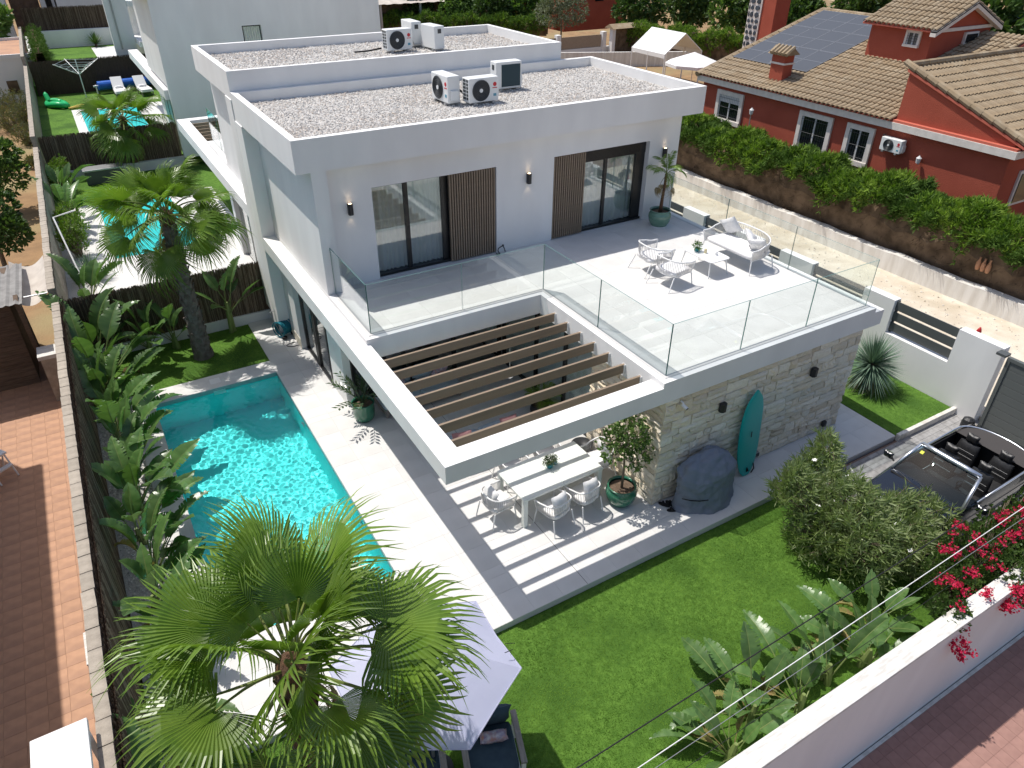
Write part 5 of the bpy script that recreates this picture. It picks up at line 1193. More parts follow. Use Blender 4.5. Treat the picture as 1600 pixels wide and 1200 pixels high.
# right wing, mono pitch
MB().extr([(22.5, 4.0, 4.0), (22.5, 8.3, 4.0), (22.5, 8.3, 5.82), (22.5, 4.0, 4.33)], (.3, 0, 0)).build('gable_wall', 'red_wall', rh, world=True)
MB().extr([(22.81, 8.05, 4.0), (32, 8.05, 4.0), (32, 8.05, 5.80), (22.81, 8.05, 5.80)], (0, .24, 0)).build('wing_wall', 'red_wall', rh, world=True)
MB().box(22.30, 22.5, 3.8, 8.3, 4.024, 4.10).build('ledge', 'red_flash', rh, world=True)
MB().extr([(22.42, 3.6, 4.15), (32, 3.6, 4.15), (32, 8.35, 5.80), (22.42, 8.35, 5.80)], (0, 0, -.08)).build('roof_board', 'red_flash', rh, world=True)
tile_roof(rh, (22.75, 3.55, 4.17), (1, 0, 0), (0, 1, .347), 40, 12, .23, .425, 150)
for k in range(11): s = k*.45; MB().tube([(22.5, 3.55+s, 4.25+s*.347), (22.5, 3.55+s+.5, 4.27+(s+.5)*.347)], [.13, .11], 8).build('ridge_tile', 'roof_tile', rh, world=True)
for k in range(20): x0 = 22.5+k*.46; MB().tube([(x0, 8.33, 5.93), (x0+.5, 8.33, 5.945)], [.13, .11], 8).build('ridge_tile', 'roof_tile', rh, world=True)
# tower
MB().box(26.3, 30.2, 10.2, 12.95, 4.6, 6.62).build('tower_wall', 'red_wall', rh, world=True)
MB().extr([(26.3, 10.2, 6.62), (30.2, 10.2, 6.62), (28.25, 10.2, 7.4)], (0, .3, 0)).build('tower_gable', 'red_wall', rh, world=True)
for a, b in (((26.0, 9.9, 6.6), (28.25, 9.9, 7.52)), ((28.25, 9.9, 7.52), (30.5, 9.9, 6.6))):
    MB().extr([a, b, (b[0], b[1], b[2]-.2), (a[0], a[1], a[2]-.2)], (0, .24, 0)).build('barge_board', 'trim_white', rh, world=True)
    MB().extr([a, b, (b[0], b[1], b[2]-.05), (a[0], a[1], a[2]-.05)], (0, 3.3, 0)).build('tower_roof_board', 'red_flash', rh, world=True).location.z -= .01
MB().box(26.3, 30.2, 10.12, 10.198, 6.5, 6.62).build('string_course', 'trim_white', rh, world=True)
tile_roof(rh, (26.0, 9.9, 6.6), (0, 1, 0), (2.25, 0, .92), 15, 6, .22, .41, 0); tile_roof(rh, (30.5, 9.9, 6.6), (0, 1, 0), (-2.25, 0, .92), 15, 6, .22, .41, 0)
# windows of the red house : on x = 22.5, facing -x
def red_window(y0, y1, z0, z1, shut=0.0, x=22.5, par=rh, tr=.18):
    f = MB(); f.box(x-.09, x+.02, y0-tr, y1+tr, z1, z1+tr); f.box(x-.14, x+.02, y0-tr, y1+tr, z0-tr, z0); f.box(x-.09, x+.02, y0-tr, y0, z0, z1); f.box(x-.09, x+.02, y1, y1+tr, z0, z1)
    fr = f.build('window', 'trim_white', par, world=True)
    def sub(mb, n, m): o = mb.build(n, m, fr); o.location = -par.location; return o
    sub(MB().box(x-.015, x-.004, y0, y1, z0, z1), 'pane', 'window_dark')
    s = MB(); s.box(x-.04, x-.016, (y0+y1)/2-.035, (y0+y1)/2+.035, z0, z1); s.box(x-.04, x-.016, y0, y0+.05, z0, z1); s.box(x-.04, x-.016, y1-.05, y1, z0, z1); sub(s, 'casement', 'shutter_white')
    if shut > 0: sub(MB().box(x-.05, x-.041, y0+.01, y1-.01, z1-(z1-z0)*shut, z1), 'roller_shutter', 'shutter_white')
    g = MB(); n = int((y1-y0)/.1)
    for k in range(n+1): g.tube([(x-.075, y0+(y1-y0)*k/n, z0), (x-.075, y0+(y1-y0)*k/n, z1)], .005, 4)
    for zz in (z0+.12, (z0+z1)/2, z1-.12): g.tube([(x-.075, y0, zz), (x-.075, y1, zz)], .007, 4)
    sub(g, 'window_bars', 'ac_dark')
red_window(15.85, 17.1, 2.4, 3.42, .3); red_window(11.05, 12.35, 2.18, 3.42); red_window(9.15, 10.02, 2.3, 3.42); red_window(10.72, 11.2, 6.0, 6.42, 0, 26.3, tr=.09)
f = MB().box(23.4, 24.4, 3.93, 3.998, 2.0, 3.2).build('window', 'trim_white', rh, world=True); g = MB().box(23.5, 24.3, 3.9, 3.928, 2.1, 3.1).build('pane', 'window_dark', f); g.location = -rh.location
f = MB().box(28.4, 29.3, 10.1, 10.198, 5.95, 6.4).build('window', 'trim_white', rh, world=True); g = MB().box(28.48, 29.22, 10.08, 10.098, 6.02, 6.33).build('pane', 'window_dark', f); g.location = -rh.location
# chimney
MB().box(22.95, 23.5, 14.25, 14.95, 4.1, 5.35).build('chimney', 'red_wall', rh, world=True); ch = KID[rh.name][-1]
def chs(mb, n, m): o = mb.build(n, m, ch); o.location = -rh.location
chs(MB().box(22.91, 23.54, 14.21, 14.99, 5.0, 5.07), 'band', 'trim_white'); chs(MB().extr([(22.8, 14.1, 5.38), (23.65, 14.1, 5.38), (23.22, 14.1, 5.68)], (0, 1.0, 0)), 'cap', 'roof_tile')
for k in range(5): chs(MB().tube([(23.22, 14.1+k*.2, 5.7), (22.78, 14.1+k*.2, 5.42)], [.07, .09], 6), 'cap_tile', 'roof_tile')
# solar panels
sp = thing('solar_array', 'array of dark solar panels lying on the red house roof', 'solar panels', (26.8, 16, 5.4))
uv = Vector((1, 0, sl)).normalized(); L3 = 5.95/3
for r_ in range(3):
    for c_i in range(4):
        a = Vector((24.0, 13.9+c_i*1.075, zpl(24.0)+.14))+uv*(r_*L3); mb = MB(); e = uv*(L3-.02); f_ = Vector((0, 1.055, 0)); nn = Vector((-sl, 0, 1)).normalized()*.035
        mb.extr([tuple(a), tuple(a+e), tuple(a+e+f_), tuple(a+f_)], -nn); o = mb.build('solar_panel', 'solar_cell', sp, world=True)
        ln = MB(); t_ = nn*.12
        for s0, s1 in ((0, .012), (.495, .507), (.988, 1)): ln.extr([tuple(a+e*s0+t_), tuple(a+e*s1+t_), tuple(a+e*s1+f_+t_), tuple(a+e*s0+f_+t_)], -t_*.8)
        for s0, s1 in ((0, .018), (.982, 1)): ln.extr([tuple(a+f_*s0+t_*.9), tuple(a+e+f_*s0+t_*.9), tuple(a+e+f_*s1+t_*.9), tuple(a+f_*s1+t_*.9)], -t_*.6)
        q = ln.build('panel_frame', 'solar_line', o); q.location = -sp.location
for c_i in range(5): a = Vector((24.0, 13.95+c_i*1.06, zpl(24.0)+.06)); MB().tube([tuple(a), tuple(a+uv*5.9)], .025, 4).build('mount_rail', 'metal_grey', sp, world=True)
# lamps and split unit on the red house
def lantern(label, loc, post=0):
    t = thing('lantern', label, 'lamp', loc)
    MB().lathe([(.03, -.10), (.07, -.08), (.09, .08), (.10, .09), (.02, .17), (.001, .2)], 8).build('lamp_head', 'shutter_white', t)
    if post: MB().tube([(0, 0, -post), (0, 0, -.1)], .022, 6).build('post', 'metal_grey', t)
    else: MB().tube([(.14, 0, -.02), (.06, 0, -.14), (0, 0, -.1)], .014, 5).build('bracket', 'shutter_white', t)
lantern('small white wall lantern under the right wing of the red house', (22.33, 6.92, 2.95)); lantern('white lantern on a thin post before the red house hedge', (21.55, 14.3, 3.25), 2.6)
def ac_unit(label, loc, rz, w_=.85, d_=.32, h_=.62, dark=False, group='roof air conditioning units'):
    """outdoor unit; fan side faces -Y"""
    t = thing('air_conditioner', label, 'air conditioner', loc, rz, group)
    MB().box(-w_/2, w_/2, -d_/2, d_/2, .05, h_).build('casing', 'ac_white', t, bevel=.02)
    for sx in (-1, 1): MB().box(sx*w_*.32-.04, sx*w_*.32+.04, -d_/2-.02, d_/2+.02, 0, .05).build('foot', 'metal_grey', t)
    if not dark:
        cx, cz, R_ = -w_*.10, h_*.53, h_*.38
        for k, r_ in enumerate([R_*f for f in (1, .84, .68, .52, .36)]): MB().tube([(cx+r_*math.cos(a), -d_/2-.012, cz+r_*math.sin(a)) for a in [2*PI*j/28 for j in range(29)]], .009 if k else .014, 4, False).build('grille_ring', 'ac_dark', t)
        MB().tube([(cx, -d_/2-.004, cz), (cx, -d_/2-.001, cz)], R_, 28).build('fan_opening', 'ac_dark', t); MB().tube([(cx, -d_/2-.02, cz), (cx, -d_/2-.004, cz)], R_*.2, 14).build('fan_hub', 'ac_white', t)
        MB().tube([(w_*.37, -d_/2-.006, h_*.72), (w_*.37, -d_/2+.0, h_*.72)], .05, 16).build('logo_disc', 'logo_red', t); MB().box(w_*.29, w_*.45, -d_/2-.005, -d_/2, h_*.57, h_*.60).build('logo_text', 'logo_red', t); MB().box(w_*.32, w_*.42, -d_/2-.005, -d_/2, h_*.27, h_*.37).build('sticker', 'logo_blue', t)
        for k in range(6): MB().box(-w_/2-.004, -w_/2, -d_/2+.05, -d_/2+.14, .12+k*.082, .18+k*.082).build('side_vent', 'ac_dark', t); MB().box(-w_/2-.004, -w_/2, -d_/2+.17, d_/2-.05, .12+k*.082, .18+k*.082).build('side_vent', 'ac_dark', t)
    else:
        MB().box(-w_/2+.16, w_/2-.05, -d_/2-.006, -d_/2+.001, .10, h_-.07).build('coil_fins', 'ac_fin', t); MB().box(-w_/2-.006, -w_/2+.001, -.06, .06, h_-.2, h_-.08).build('side_handle', 'ac_dark', t)
    MB().box(w_/2, w_/2+.05, -.1, .1, .12, .35).build('valve_cover', 'ac_white', t)
    return t
ac_unit('white air conditioner turned sideways, leftmost of the three on the main roof', (4.72, 9.2, 6.36), PI*1.5+.04, .86, .34, .68)
ac_unit('white air conditioner facing the street in the middle of the main roof', (5.45, 8.72, 6.36), .02, .84, .36, .62)
ac_unit('air conditioner showing its dark rear coil, rightmost on the main roof', (6.83, 9.82, 6.36), -.02, .78, .34, .72, True)
ac_unit('white air conditioner facing the street on the twin villa roof', (5.5, 14.0, 6.84), .05, .82, .34, .62)
ac_unit('air conditioner turned sideways with dark coil behind the others on the twin villa roof', (6.3, 14.75, 6.84), PI/2, .8, .32, .72, True)
ac_unit('air conditioner with slotted end, rightmost on the twin villa roof', (6.6, 13.85, 6.84), PI/2+.1, .8, .34, .68, True)
ac_unit('white air conditioner hung on the red house wall between window and lantern', (22.28, 8.02, 2.98), -PI/2, .84, .28, .52, False, None)
for k, (pts, lab) in enumerate(((((4.9, 9.05, 6.75), (5.05, 9.0, 6.62), (5.2, 9.1, 6.5), (5.3, 8.95, 6.45)), 'black pipe between the sideways unit and the middle unit on the main roof'), (((5.0, 14.05, 6.95), (4.6, 14.1, 6.9), (4.2, 14.2, 6.88)), 'dark pipe lying on the gravel of the twin villa roof'), (((5.95, 14.2, 6.95), (6.1, 14.25, 7.05), (6.2, 14.35, 6.92), (6.35, 14.2, 6.95)), 'grey hoses looped between the twin villa roof units'))):
    tag(MB().tube(pts, .025, 6).build('roof_pipe', 'rubber' if k < 2 else 'metal_grey', None, world=True, smooth=True), lab, 'pipe')
# ================================================================== OPEN-TOP CAR
pm('car_paint', (0.006,0.008,0.014), rough=0.22, spec=0.6, coat=1.0)
pm('chrome', (0.72,0.75,0.80), rough=0.28, metal=.85)
pm('car_trim', (0.012,0.012,0.013), rough=.55)
pm('leather', (0.018,0.018,0.019), (0.025,0.025,0.026), 20, 0.42, .2, 80, spec=.45)
pm('stitch', (0.30,0.30,0.30), rough=.8)
pm('tonneau', (0.055,0.05,0.048), rough=.8)
pm('lamp_red', (0.4,0.01,0.01), rough=.15); pm('sticker_yellow', (0.6,.65,.05), rough=.6)
glassmat('windscreen', (0.40,0.58,0.64), 0.0, fres=1.35)
car = thing('convertible_car', 'black open-top convertible car parked in the driveway before the gate', 'car', (10.15, -2.93, -.115), PI+.02)
# local frame: +X is the nose. half widths and heights along the body
ST = [(-2.16, .62, .42, .80), (-2.08, .76, .30, .88), (-1.9, .83, .26, .93), (-1.5, .875, .24, .945), (-.9, .89, .22, .94), (-.2, .89, .22, .925), (.45, .89, .22, .915), (.95, .88, .23, .89), (1.5, .86, .25, .82), (1.95, .80, .28, .73), (2.15, .68, .32, .64), (2.24, .50, .40, .55)]
def sec(st):
    x, w_, z0, z1 = st
    return [(x, w_*.86, z0), (x, w_*.97, z0+.10), (x, w_, z0+(z1-z0)*.45), (x, w_*.985, z0+(z1-z0)*.72), (x, w_*.93, z1-.035), (x, w_*.87, z1)]
for s in (-1, 1):
    mb = MB(); rows = [[(p[0], p[1]*s, p[2]) for p in sec(st)] for st in ST]
    mb.grid(rows); mb.build('body_side', 'car_paint', car, smooth=True)
def deck(i0, i1, nm, crown=.05):
    mb = MB(); rows = []
    for st in ST[i0:i1]:
        w2 = st[1]*.87; rows.append([(st[0], w2*t, st[3]+crown*(1-t*t)) for t in (-1, -.8, -.5, -.25, 0, .25, .5, .8, 1)])
    mb.grid(rows); return mb.build(nm, 'car_paint', car, smooth=True)
deck(7, 12, 'bonnet', .05); deck(0, 3, 'boot_lid', .04)
mb = MB(); mb.grid([[(ST[-1][0], y, z) for z in (.40, .55)] for y in (-.5, 0, .5)]); mb.build('front_bumper', 'car_paint', car)
mb = MB(); mb.grid([[(-2.165, y, z) for z in (.42, .82)] for y in (-.55, 0, .55)]); mb.build('rear_bumper', 'car_paint', car)
# tonneau deck behind the seats, open tub in front
mb = MB(); rows = []
for i in range(9):
    a = i/8*PI; rows.append([(-1.28-.02, .78*math.cos(a), .945), (-1.28-.62*math.sin(a)**.6, .74*math.cos(a)*1.0, .955+.02*math.sin(a))])
mb.grid(rows); mb.build('tonneau_cover', 'tonneau', car)
tub = MB(); tub.box(-1.42, .92, -.72, .72, .24, .28); tub.box(-1.46, -1.40, -.74, .74, .28, .93); tub.box(-1.4, .5, .74, .78, .28, .90); tub.box(-1.4, .5, -.78, -.74, .28, .90); tub.build('cabin_tub', 'car_trim', car)
MB().tube([(.55, .80, .93), (-.6, .80, .95), (-1.3, .80, .962)] + [(-1.3-.62*math.sin(a)**.7, .80*math.cos(a), .972) for a in [PI*k/16 for k in range(1, 16)]] + [(-1.3, -.80, .962), (-.6, -.80, .95), (.55, -.80, .93)], .022, 6).build('chrome_strip', 'chrome', car, smooth=True)
# dashboard, wheel
mb = MB(); mb.grid([[(x, y, z) for y in (-.74, -.4, 0, .4, .74)] for x, z in ((.30, .62), (.34, .80), (.5, .86), (.95, .88))]); mb.build('dashboard', 'car_trim', car, smooth=True)
sw2 = MB().tube([(.14+.05*math.sin(a), .37+.18*math.cos(a), .78+.17*math.sin(a)) for a in [2*PI*k/20 for k in range(21)]], .016, 6).build('steering_wheel', 'leather', car)
MB().box(-.5, .3, -.12, .12, .28, .52).build('centre_console', 'car_trim', car, bevel=.02)
# windscreen
A = [(1.02, .72, .90), (.42, .58, 1.36)]; pw = []
P = [[(1.06-.10*abs(t)**2, .74*t, .895) for t in (-1, -.5, 0, .5, 1)], [(.74-.05*t*t, .67*t, 1.15) for t in (-1, -.5, 0, .5, 1)], [(.40-.02*t*t, .60*t, 1.36) for t in (-1, -.5, 0, .5, 1)]]
mb = MB(); mb.grid(P); mb.build('windscreen', 'windscreen', car, smooth=True)
for s in (-1, 1): MB().tube([(.97, .755*s, .89), (.69, .685*s, 1.15), (.38, .615*s, 1.375)], .036, 6).build('windscreen_pillar', 'chrome', car, smooth=True)
MB().tube([(.38, -.615, 1.375), (.40, -.3, 1.39), (.405, 0, 1.392), (.40, .3, 1.39), (.38, .615, 1.375)], .052, 8).build('windscreen_header', 'chrome', car, smooth=True)
MB().tube([(1.08, -.7, .90), (1.13, 0, .91), (1.08, .7, .90)], .018, 5).build('cowl', 'car_trim', car)
for y in (-.25, .25): MB().tube([(1.1, y, .915), (1.02, y-.35, .94)], .009, 4).build('wiper', 'car_trim', car)
MB().box(.40, .43, -.10, .10, 1.26, 1.33).build('rear_view_mirror', 'car_trim', car, bevel=.01)
MB().obox((.52, -.50, 1.28), (.07, .07, .002), Matrix.Rotation(.65, 3, 'Y')).build('sticker', 'sticker_yellow', car)
# seats
def seat(x, y, back, nm):
    m_ = MB(); cushion_shape(m_, .25, .24, .30, .16); s_ = m_.build(nm, 'leather', car, smooth=True, loc=(x+.22, y, .0))
    m_ = MB(); P = []
    for i in range(9):
        t = i/8; wd = .24*(1-.25*max(0, t-.6)); zz = .40+back*t; xx = -.10*t
        P.append([(x-.04+xx+.07*math.cos(a)*(1.0 if t < 1 else .4), y+wd*math.copysign(abs(math.sin(a))**.6, math.sin(a)), zz) for a in [2*PI*k/14 for k in range(15)]])
    m_.grid(P); m_.poly(P[-1][:-1]); b_ = m_.build('seat_back', 'leather', car, smooth=True)
    m_ = MB(); 
    for zz in (.45, .68): m_.tube([(x+.035-.1*zz*.6, y-.2, .4+back*zz), (x+.04-.1*zz*.6, y+.2, .4+back*zz)], .004, 4)
    q = m_.build('stitching', 'stitch', b_)
    m_ = MB(); pillow(m_, .28, .19, .13); h_ = m_.build('headrest', 'leather', car, smooth=True, loc=(x-.15, y, .42+back+.10)); h_.rotation_euler = (math.radians(90), 0, math.radians(90))
for y in (-.36, .36): seat(-.28, y, .56, 'front_seat'); seat(-1.1, y, .50, 'rear_seat')
# mirrors, wheels, lights
for s in (-1, 1):
    MB().tube([(.80, .84*s, .93), (.78, .93*s, .98)], .02, 5).build('mirror_arm', 'car_trim', car)
    m_ = MB(); pillow(m_, .22, .15, .11); o = m_.build('side_mirror', 'car_paint', car, smooth=True, loc=(.78, 1.0*s, 1.0)); o.rotation_euler = (PI/2, 0, PI/2)
    MB().box(1.9, 2.1, s*.6-.12, s*.6+.12, .60, .70).build('headlight', 'glass_clear', car, bevel=.02); MB().box(-2.14, -2.05, s*.62-.12, s*.62+.1, .70, .82).build('tail_light', 'lamp_red', car, bevel=.02)
    MB().box(.2, .36, s*.885-.008, s*.885+.008, .74, .765).build('door_handle', 'chrome', car)
    for x in (1.35, -1.3):
        wv = MB(); wv.lathe([(.001, -.10), (.20, -.10), (.30, -.095), (.32, -.06), (.32, .06), (.30, .095), (.20, .10), (.001, .10)], 24); wv.v = [(v[0]+x, s*.80+v[2]*1.0, .33+v[1]) for v in wv.v]; t_ = wv.build('wheel', 'rubber', car)
        wr = MB()
        for k in range(7): a = 2*PI*k/7; wr.obox((x+.11*math.cos(a), s*.905, .33+.11*math.sin(a)), (.20, .014, .045), Matrix.Rotation(-a, 3, 'Y'))
        wr.build('rim', 'chrome', t_)
MB().box(-2.18, -2.168, -.26, .26, .52, .63).build('number_plate', 'metal_white', car)
# ================================================================== NEIGHBOUR GARDENS AND BACKGROUND
struct(MB().box(-5.2, 10, 12.55, 28.4, -.3, DZ-.02).build('neighbour_garden', 'turf', None, world=True))
d2 = struct(plate([-4.3, -3.52, -.9, .85], [12.6, 18.2, 24.1, 24.4], {(1, 1)}, .2, DZ).build('neighbour_patio', 'tile_light', None, world=True))
struct(MB().box(-5.15, -4.3, 13, 24.4, .2, DZ-.005).build('neighbour_bed', 'bed_gravel', None, world=True))
pb2 = MB(); 
def basin(x0, x1, y0, y1, zt, zb, nm, wn):
    b = MB(); b.poly([(x0,y0,zb),(x1,y0,zb),(x1,y1,zb),(x0,y1,zb)]); b.poly([(x0,y0,zb),(x0,y1,zb),(x0,y1,zt),(x0,y0,zt)]); b.poly([(x1,y1,zb),(x1,y0,zb),(x1,y0,zt),(x1,y1,zt)]); b.poly([(x0,y1,zb),(x1,y1,zb),(x1,y1,zt),(x0,y1,zt)]); b.poly([(x1,y0,zb),(x0,y0,zb),(x0,y0,zt),(x1,y0,zt)])
    struct(b.build(nm, 'pool_liner_far', None, world=True))
    g = MB(); n = 24; g.grid([[(x0+(x1-x0)*i/n, y0+(y1-y0)*j/n, zt-.1+.004*math.sin(i*1.7+j)+.004*math.sin(j*2.1)) for i in range(n+1)] for j in range(n+1)]); struct(g.build(wn, 'water_thin', None, world=True, smooth=True))
glassmat('water_thin', (.80, 1.0, 1.0), 0.0, fres=1.33)
bpy.data.objects['neighbour_garden']  # ground sheet lies under the neighbour basin
basin(-3.52, -.9, 18.2, 24.1, DZ, DZ-.018, 'neighbour_pool_basin', 'neighbour_pool_water')
cvr = thing('pool_cover', 'pale grey slatted pool cover at the far end of the neighbour pool', 'pool cover', (-2.2, 22.6, DZ))
for k in range(14): MB().box(-3.3, -1.1, 21.0+k*.2, 21.19+k*.2, DZ-.06, DZ-.02).build('cover_slat', 'metal_white', cvr, world=True)
struct(MB().box(-5.2, 10, 28.5, 45.2, -.3, .9).build('third_garden', 'turf', None, world=True))
struct(plate([-3.3, -2.88, -.08, 2.2], [33.0, 34.8, 39.8, 40.3], {(1, 1)}, .6, .915).build('third_patio', 'tile_light', None, world=True))
basin(-2.88, -.08, 34.8, 39.8, .915, .905, 'third_pool_basin', 'third_pool_water')
struct(MB().box(-5.2, 10, 45.3, 60, -.3, 1.45).build('fourth_garden', 'turf', None, world=True)); struct(MB().box(-.6, 3, 49, 59, .6, 1.465).build('fourth_patio', 'tile_light', None, world=True))
reed_screen('reed_fence', 'brushwood fence between the two neighbouring gardens behind the twin villa', (-4.9, 28.45), (.45, 28.45), .85, 2.3, 2600, .04, 43)
pl2 = thing('planter_wall', 'low white planter wall under the brushwood fence behind the twin villa', 'wall', (-2, 28.3, DZ)); MB().box(-4.95, .5, 28.2, 28.4, .4, .85).build('wall_body', 'plaster', pl2, world=True)
reed_screen('reed_fence', 'dark brushwood fence behind the far loungers', (-4.7, 45.2), (2.2, 45.2), .9, 2.75, 2200, .05, 44, mats=('reed_dark', 'reed_dark'))
reed_screen('reed_fence', 'far brushwood fence at the end of the fourth garden', (-4.4, 60.6), (2.2, 60.6), 2.4, 4.1, 1500, .05, 45)
fwl = thing('garden_wall', 'far white garden wall below the last brushwood fence', 'wall', (-1, 60.3, 1.4)); MB().box(-4.4, 2.2, 60.1, 60.5, 1.4, 2.6).build('wall_body', 'plaster', fwl, world=True)
hedge('conifer_hedge', 'narrow dark conifer hedge against the far left wall', (-4.0, 48.5), (-4.0, 59), .8, 1.45, 3.0, 72, 2500, bare=.2, mats=('conifer_dark', 'conifer_dark'))
# sun loungers of the third garden
def sun_lounger(label, loc, rz):
    t = thing('sun_lounger', label, 'sun lounger', loc, rz, 'white sun loungers in the far garden')
    MB().box(-.33, .33, -.95, .35, .26, .32).build('seat_frame', 'metal_white', t); m_ = MB(); cushion_shape(m_, .32, .62, .32, .08); m_.build('mattress', 'fabric_white', t, loc=(0, -.3, 0))
    MB().obox((0, .66, .60), (.62, .80, .09), Matrix.Rotation(.78, 3, 'X')).build('backrest', 'fabric_white', t, bevel=.02); m_ = MB(); pillow(m_, .45, .25, .12); m_.build('pillow', 'fabric_white', t, loc=(0, .12, .46))
    for sx in (-.3, .3):
        for y in (-.85, .3): MB().box(sx-.03, sx+.03, y-.03, y+.03, 0, .26).build('leg', 'wood_grey', t)
sun_lounger('white sun lounger left of the other in the far garden', (-.45, 43.2, .9), .0); sun_lounger('white sun lounger right of the other in front of the blue roller', (.85, 43.0, .9), .1)
pm('cover_blue', (0.015,0.10,0.45), (0.02,0.13,0.52), 6, .4)
ro_ = thing('pool_cover_roller', 'blue rolled pool cover behind the far loungers', 'pool roller', (.2, 44.4, .9)); MB().tube([(-1.7, -.2, .45), (1.9, .25, .45)], .26, 14).build('rolled_cover', 'cover_blue', ro_); MB().tube([(-1.95, -.22, .45), (2.15, .27, .45)], .05, 8).build('axle', 'metal_white', ro_)
for x in (-1.8, 2.0): MB().box(x-.03, x+.03, -.25, .25, 0, .45).build('stand', 'metal_white', ro_)
dr = thing('rotary_dryer', 'white rotary clothes dryer with four arms in the far garden', 'clothes dryer', (-2.3, 43.4, .9), .4)
MB().tube([(0, 0, 0), (0, 0, 2.1)], .03, 8).build('post', 'metal_white', dr)
for k in range(4): a = k*PI/2; MB().tube([(0, 0, 1.3), (1.3*math.cos(a), 1.3*math.sin(a), 2.0)], .02, 5).build('arm', 'metal_white', dr)
m_ = MB()
for r_ in (.4, .7, 1.0, 1.25): m_.tube([(r_*math.cos(k*PI/2), r_*math.sin(k*PI/2), 1.3+.7*r_/1.3) for k in range(5)], .012, 3, False)
m_.build('washing_line', 'metal_white', dr)
pm('float_green', (0.02,0.42,0.14), rough=.3); pm('float_yellow', (.6,.45,.1), rough=.5)
fl = thing('inflatable', 'bright green inflatable toy by the left wall of the far garden', 'inflatable', (-3.9, 41.6, .95), .5); MB().tube([(.35*math.cos(a), .75*math.sin(a), .12+.06*math.sin(a*2)) for a in [2*PI*k/20 for k in range(21)]], .16, 8).build('ring', 'float_green', fl, smooth=True); m_ = MB(); pillow(m_, .5, .9, .2); m_.build('float_bed', 'float_green', fl, smooth=True, loc=(0, 0, .15)); MB().tube([(0, .7, .2), (.05, .95, .5), (.1, 1.05, .6)], [.14, .12, .05], 8).build('head', 'float_green', fl)
for k in range(2): tag(MB().tube([(-3.4+.1*k, 40.6, .96), (-2.9+.1*k, 40.9-.2*k, 1.0), (-2.5, 41.3-.2*k, .96)], .06, 6).build('pool_noodle', 'float_yellow', None, world=True), ('yellow pool noodle', 'second yellow pool noodle nearer the pool')[k] + ' lying beside the green inflatable', 'pool noodle')
bx_ = thing('garden_bench_box', 'grey garden storage box in front of the brushwood fence behind the palm', 'storage box', (-2.9, 27.4, DZ)); MB().box(-.75, .75, -.3, .3, 0, .55).build('box_body', 'slat_grey', bx_); MB().box(-.8, .8, -.34, .34, .55, .62).build('box_lid', 'metal_grey', bx_, bevel=.01)
# plants of the twin villa garden
strelitzia('strelitzia at the corner of the twin villa garden near the patio', (-4.6, 14.3, .4), 9, 1.0, 370); strelitzia('yellow green strelitzia along the twin villa bed', (-4.65, 22.3, .45), 8, .9, 371); strelitzia('strelitzia further along the twin villa bed', (-4.6, 25.2, .45), 8, .9, 372)
rosette('agave_clump', 'spiky grass clump at the near end of the twin villa bed', (-4.35, 16.8, .45), 160, .75, .03, 82, ('yucca_leaf', 'yucca_dry'), el=(5, 85), z=.25, trunk_h=.2)
rosette('agave_clump', 'dark spiky clump before the far white garden wall', (-.2, 59.3, 1.45), 90, .9, .06, 83, ('tree_leaf', 'yucca_dry'), el=(5, 85), z=.3, trunk_h=.2)
for k, (x, y, lab) in enumerate(((-4.55, 19.0, 'yellow green shrub in the middle of the twin villa bed'), (-4.6, 20.6, 'feathery shrub second in the twin villa bed'), (-4.55, 26.8, 'shrub at the far end of the twin villa bed'), (-2.2, 15.0, 'light green shrub behind the brushwood screen by the tall palm'))):
    bush('shrub', lab, 'shrub', (x, y, .42), [(0, 0, .6, .45), (.1, .1, 1.1, .4), (-.1, -.1, .9, .4)], 260, 7, .13, .035, 500+k, ('conifer_green', 'bush_leaf'), group='shrubs in the twin villa garden')
wp = thing('washing_pole', 'white bent metal pole standing in the twin villa bed', 'pole', (-4.5, 15.3, .4)); MB().tube([(0, 0, 0), (-.35, 2.2, 2.0), (.25, 2.4, 2.05)], .025, 6).build('pole', 'metal_white', wp)
# ---------------- left neighbour yard
pm('corrugated', (0.26,0.25,0.235), (0.19,0.18,0.17), 4, .7, .3, 20); pm('planks', (0.16,0.11,0.075), (0.10,0.07,0.05), 4, .9, .5, 20, rand=.15, stretch=(1, 1, 8)); pm('tarp', (0.55,0.50,0.44), (0.45,0.40,0.35), 3, .85, .2, 20)
sd_ = thing('plank_shed', 'small plank shed with grey sheet roof in the left yard', 'shed', (-7.2, 13.4, -.3), .0)
for k in range(18): MB().box(-8.4, -6.2, 12.35, 12.38, -.3+k*.135, -.172+k*.135).build('plank', 'planks', sd_, world=True)
MB().box(-8.4, -6.22, 12.38, 14.8, -.3, 2.1).build('shed_wall', 'planks', sd_, world=True)
mb = MB(); mb.grid([[(-8.6+2.75*i/40, y, 2.25+.02*math.sin(i*2.2)-.06*(y-12)) for y in (11.7, 15.0)] for i in range(41)]); mb.build('shed_roof', 'corrugated', sd_, world=True)
MB().obox((-5.98, 12.3, 1.0), (.1, .35, 2.6), Matrix.Rotation(.2, 3, 'X')).build('leaning_board', 'planks', sd_, world=True)
aw = thing('canvas_awning', 'sagging beige canvas awning stretched between shed and block wall', 'awning', (-5.7, 13.8, 2)); mb = MB(); mb.grid([[(-6.15+.85*i/10, 12.3+2.8*j/10, 2.15-.25*math.sin(PI*i/10)-.12*math.sin(PI*j/10)) for j in range(11)] for i in range(11)]); mb.build('canvas', 'tarp', aw, world=True, smooth=True); MB().tube([(-6.15, 12.3, 2.16), (-5.3, 12.3, 2.16)], .02, 5).build('awning_pole', 'metal_grey', aw, world=True)
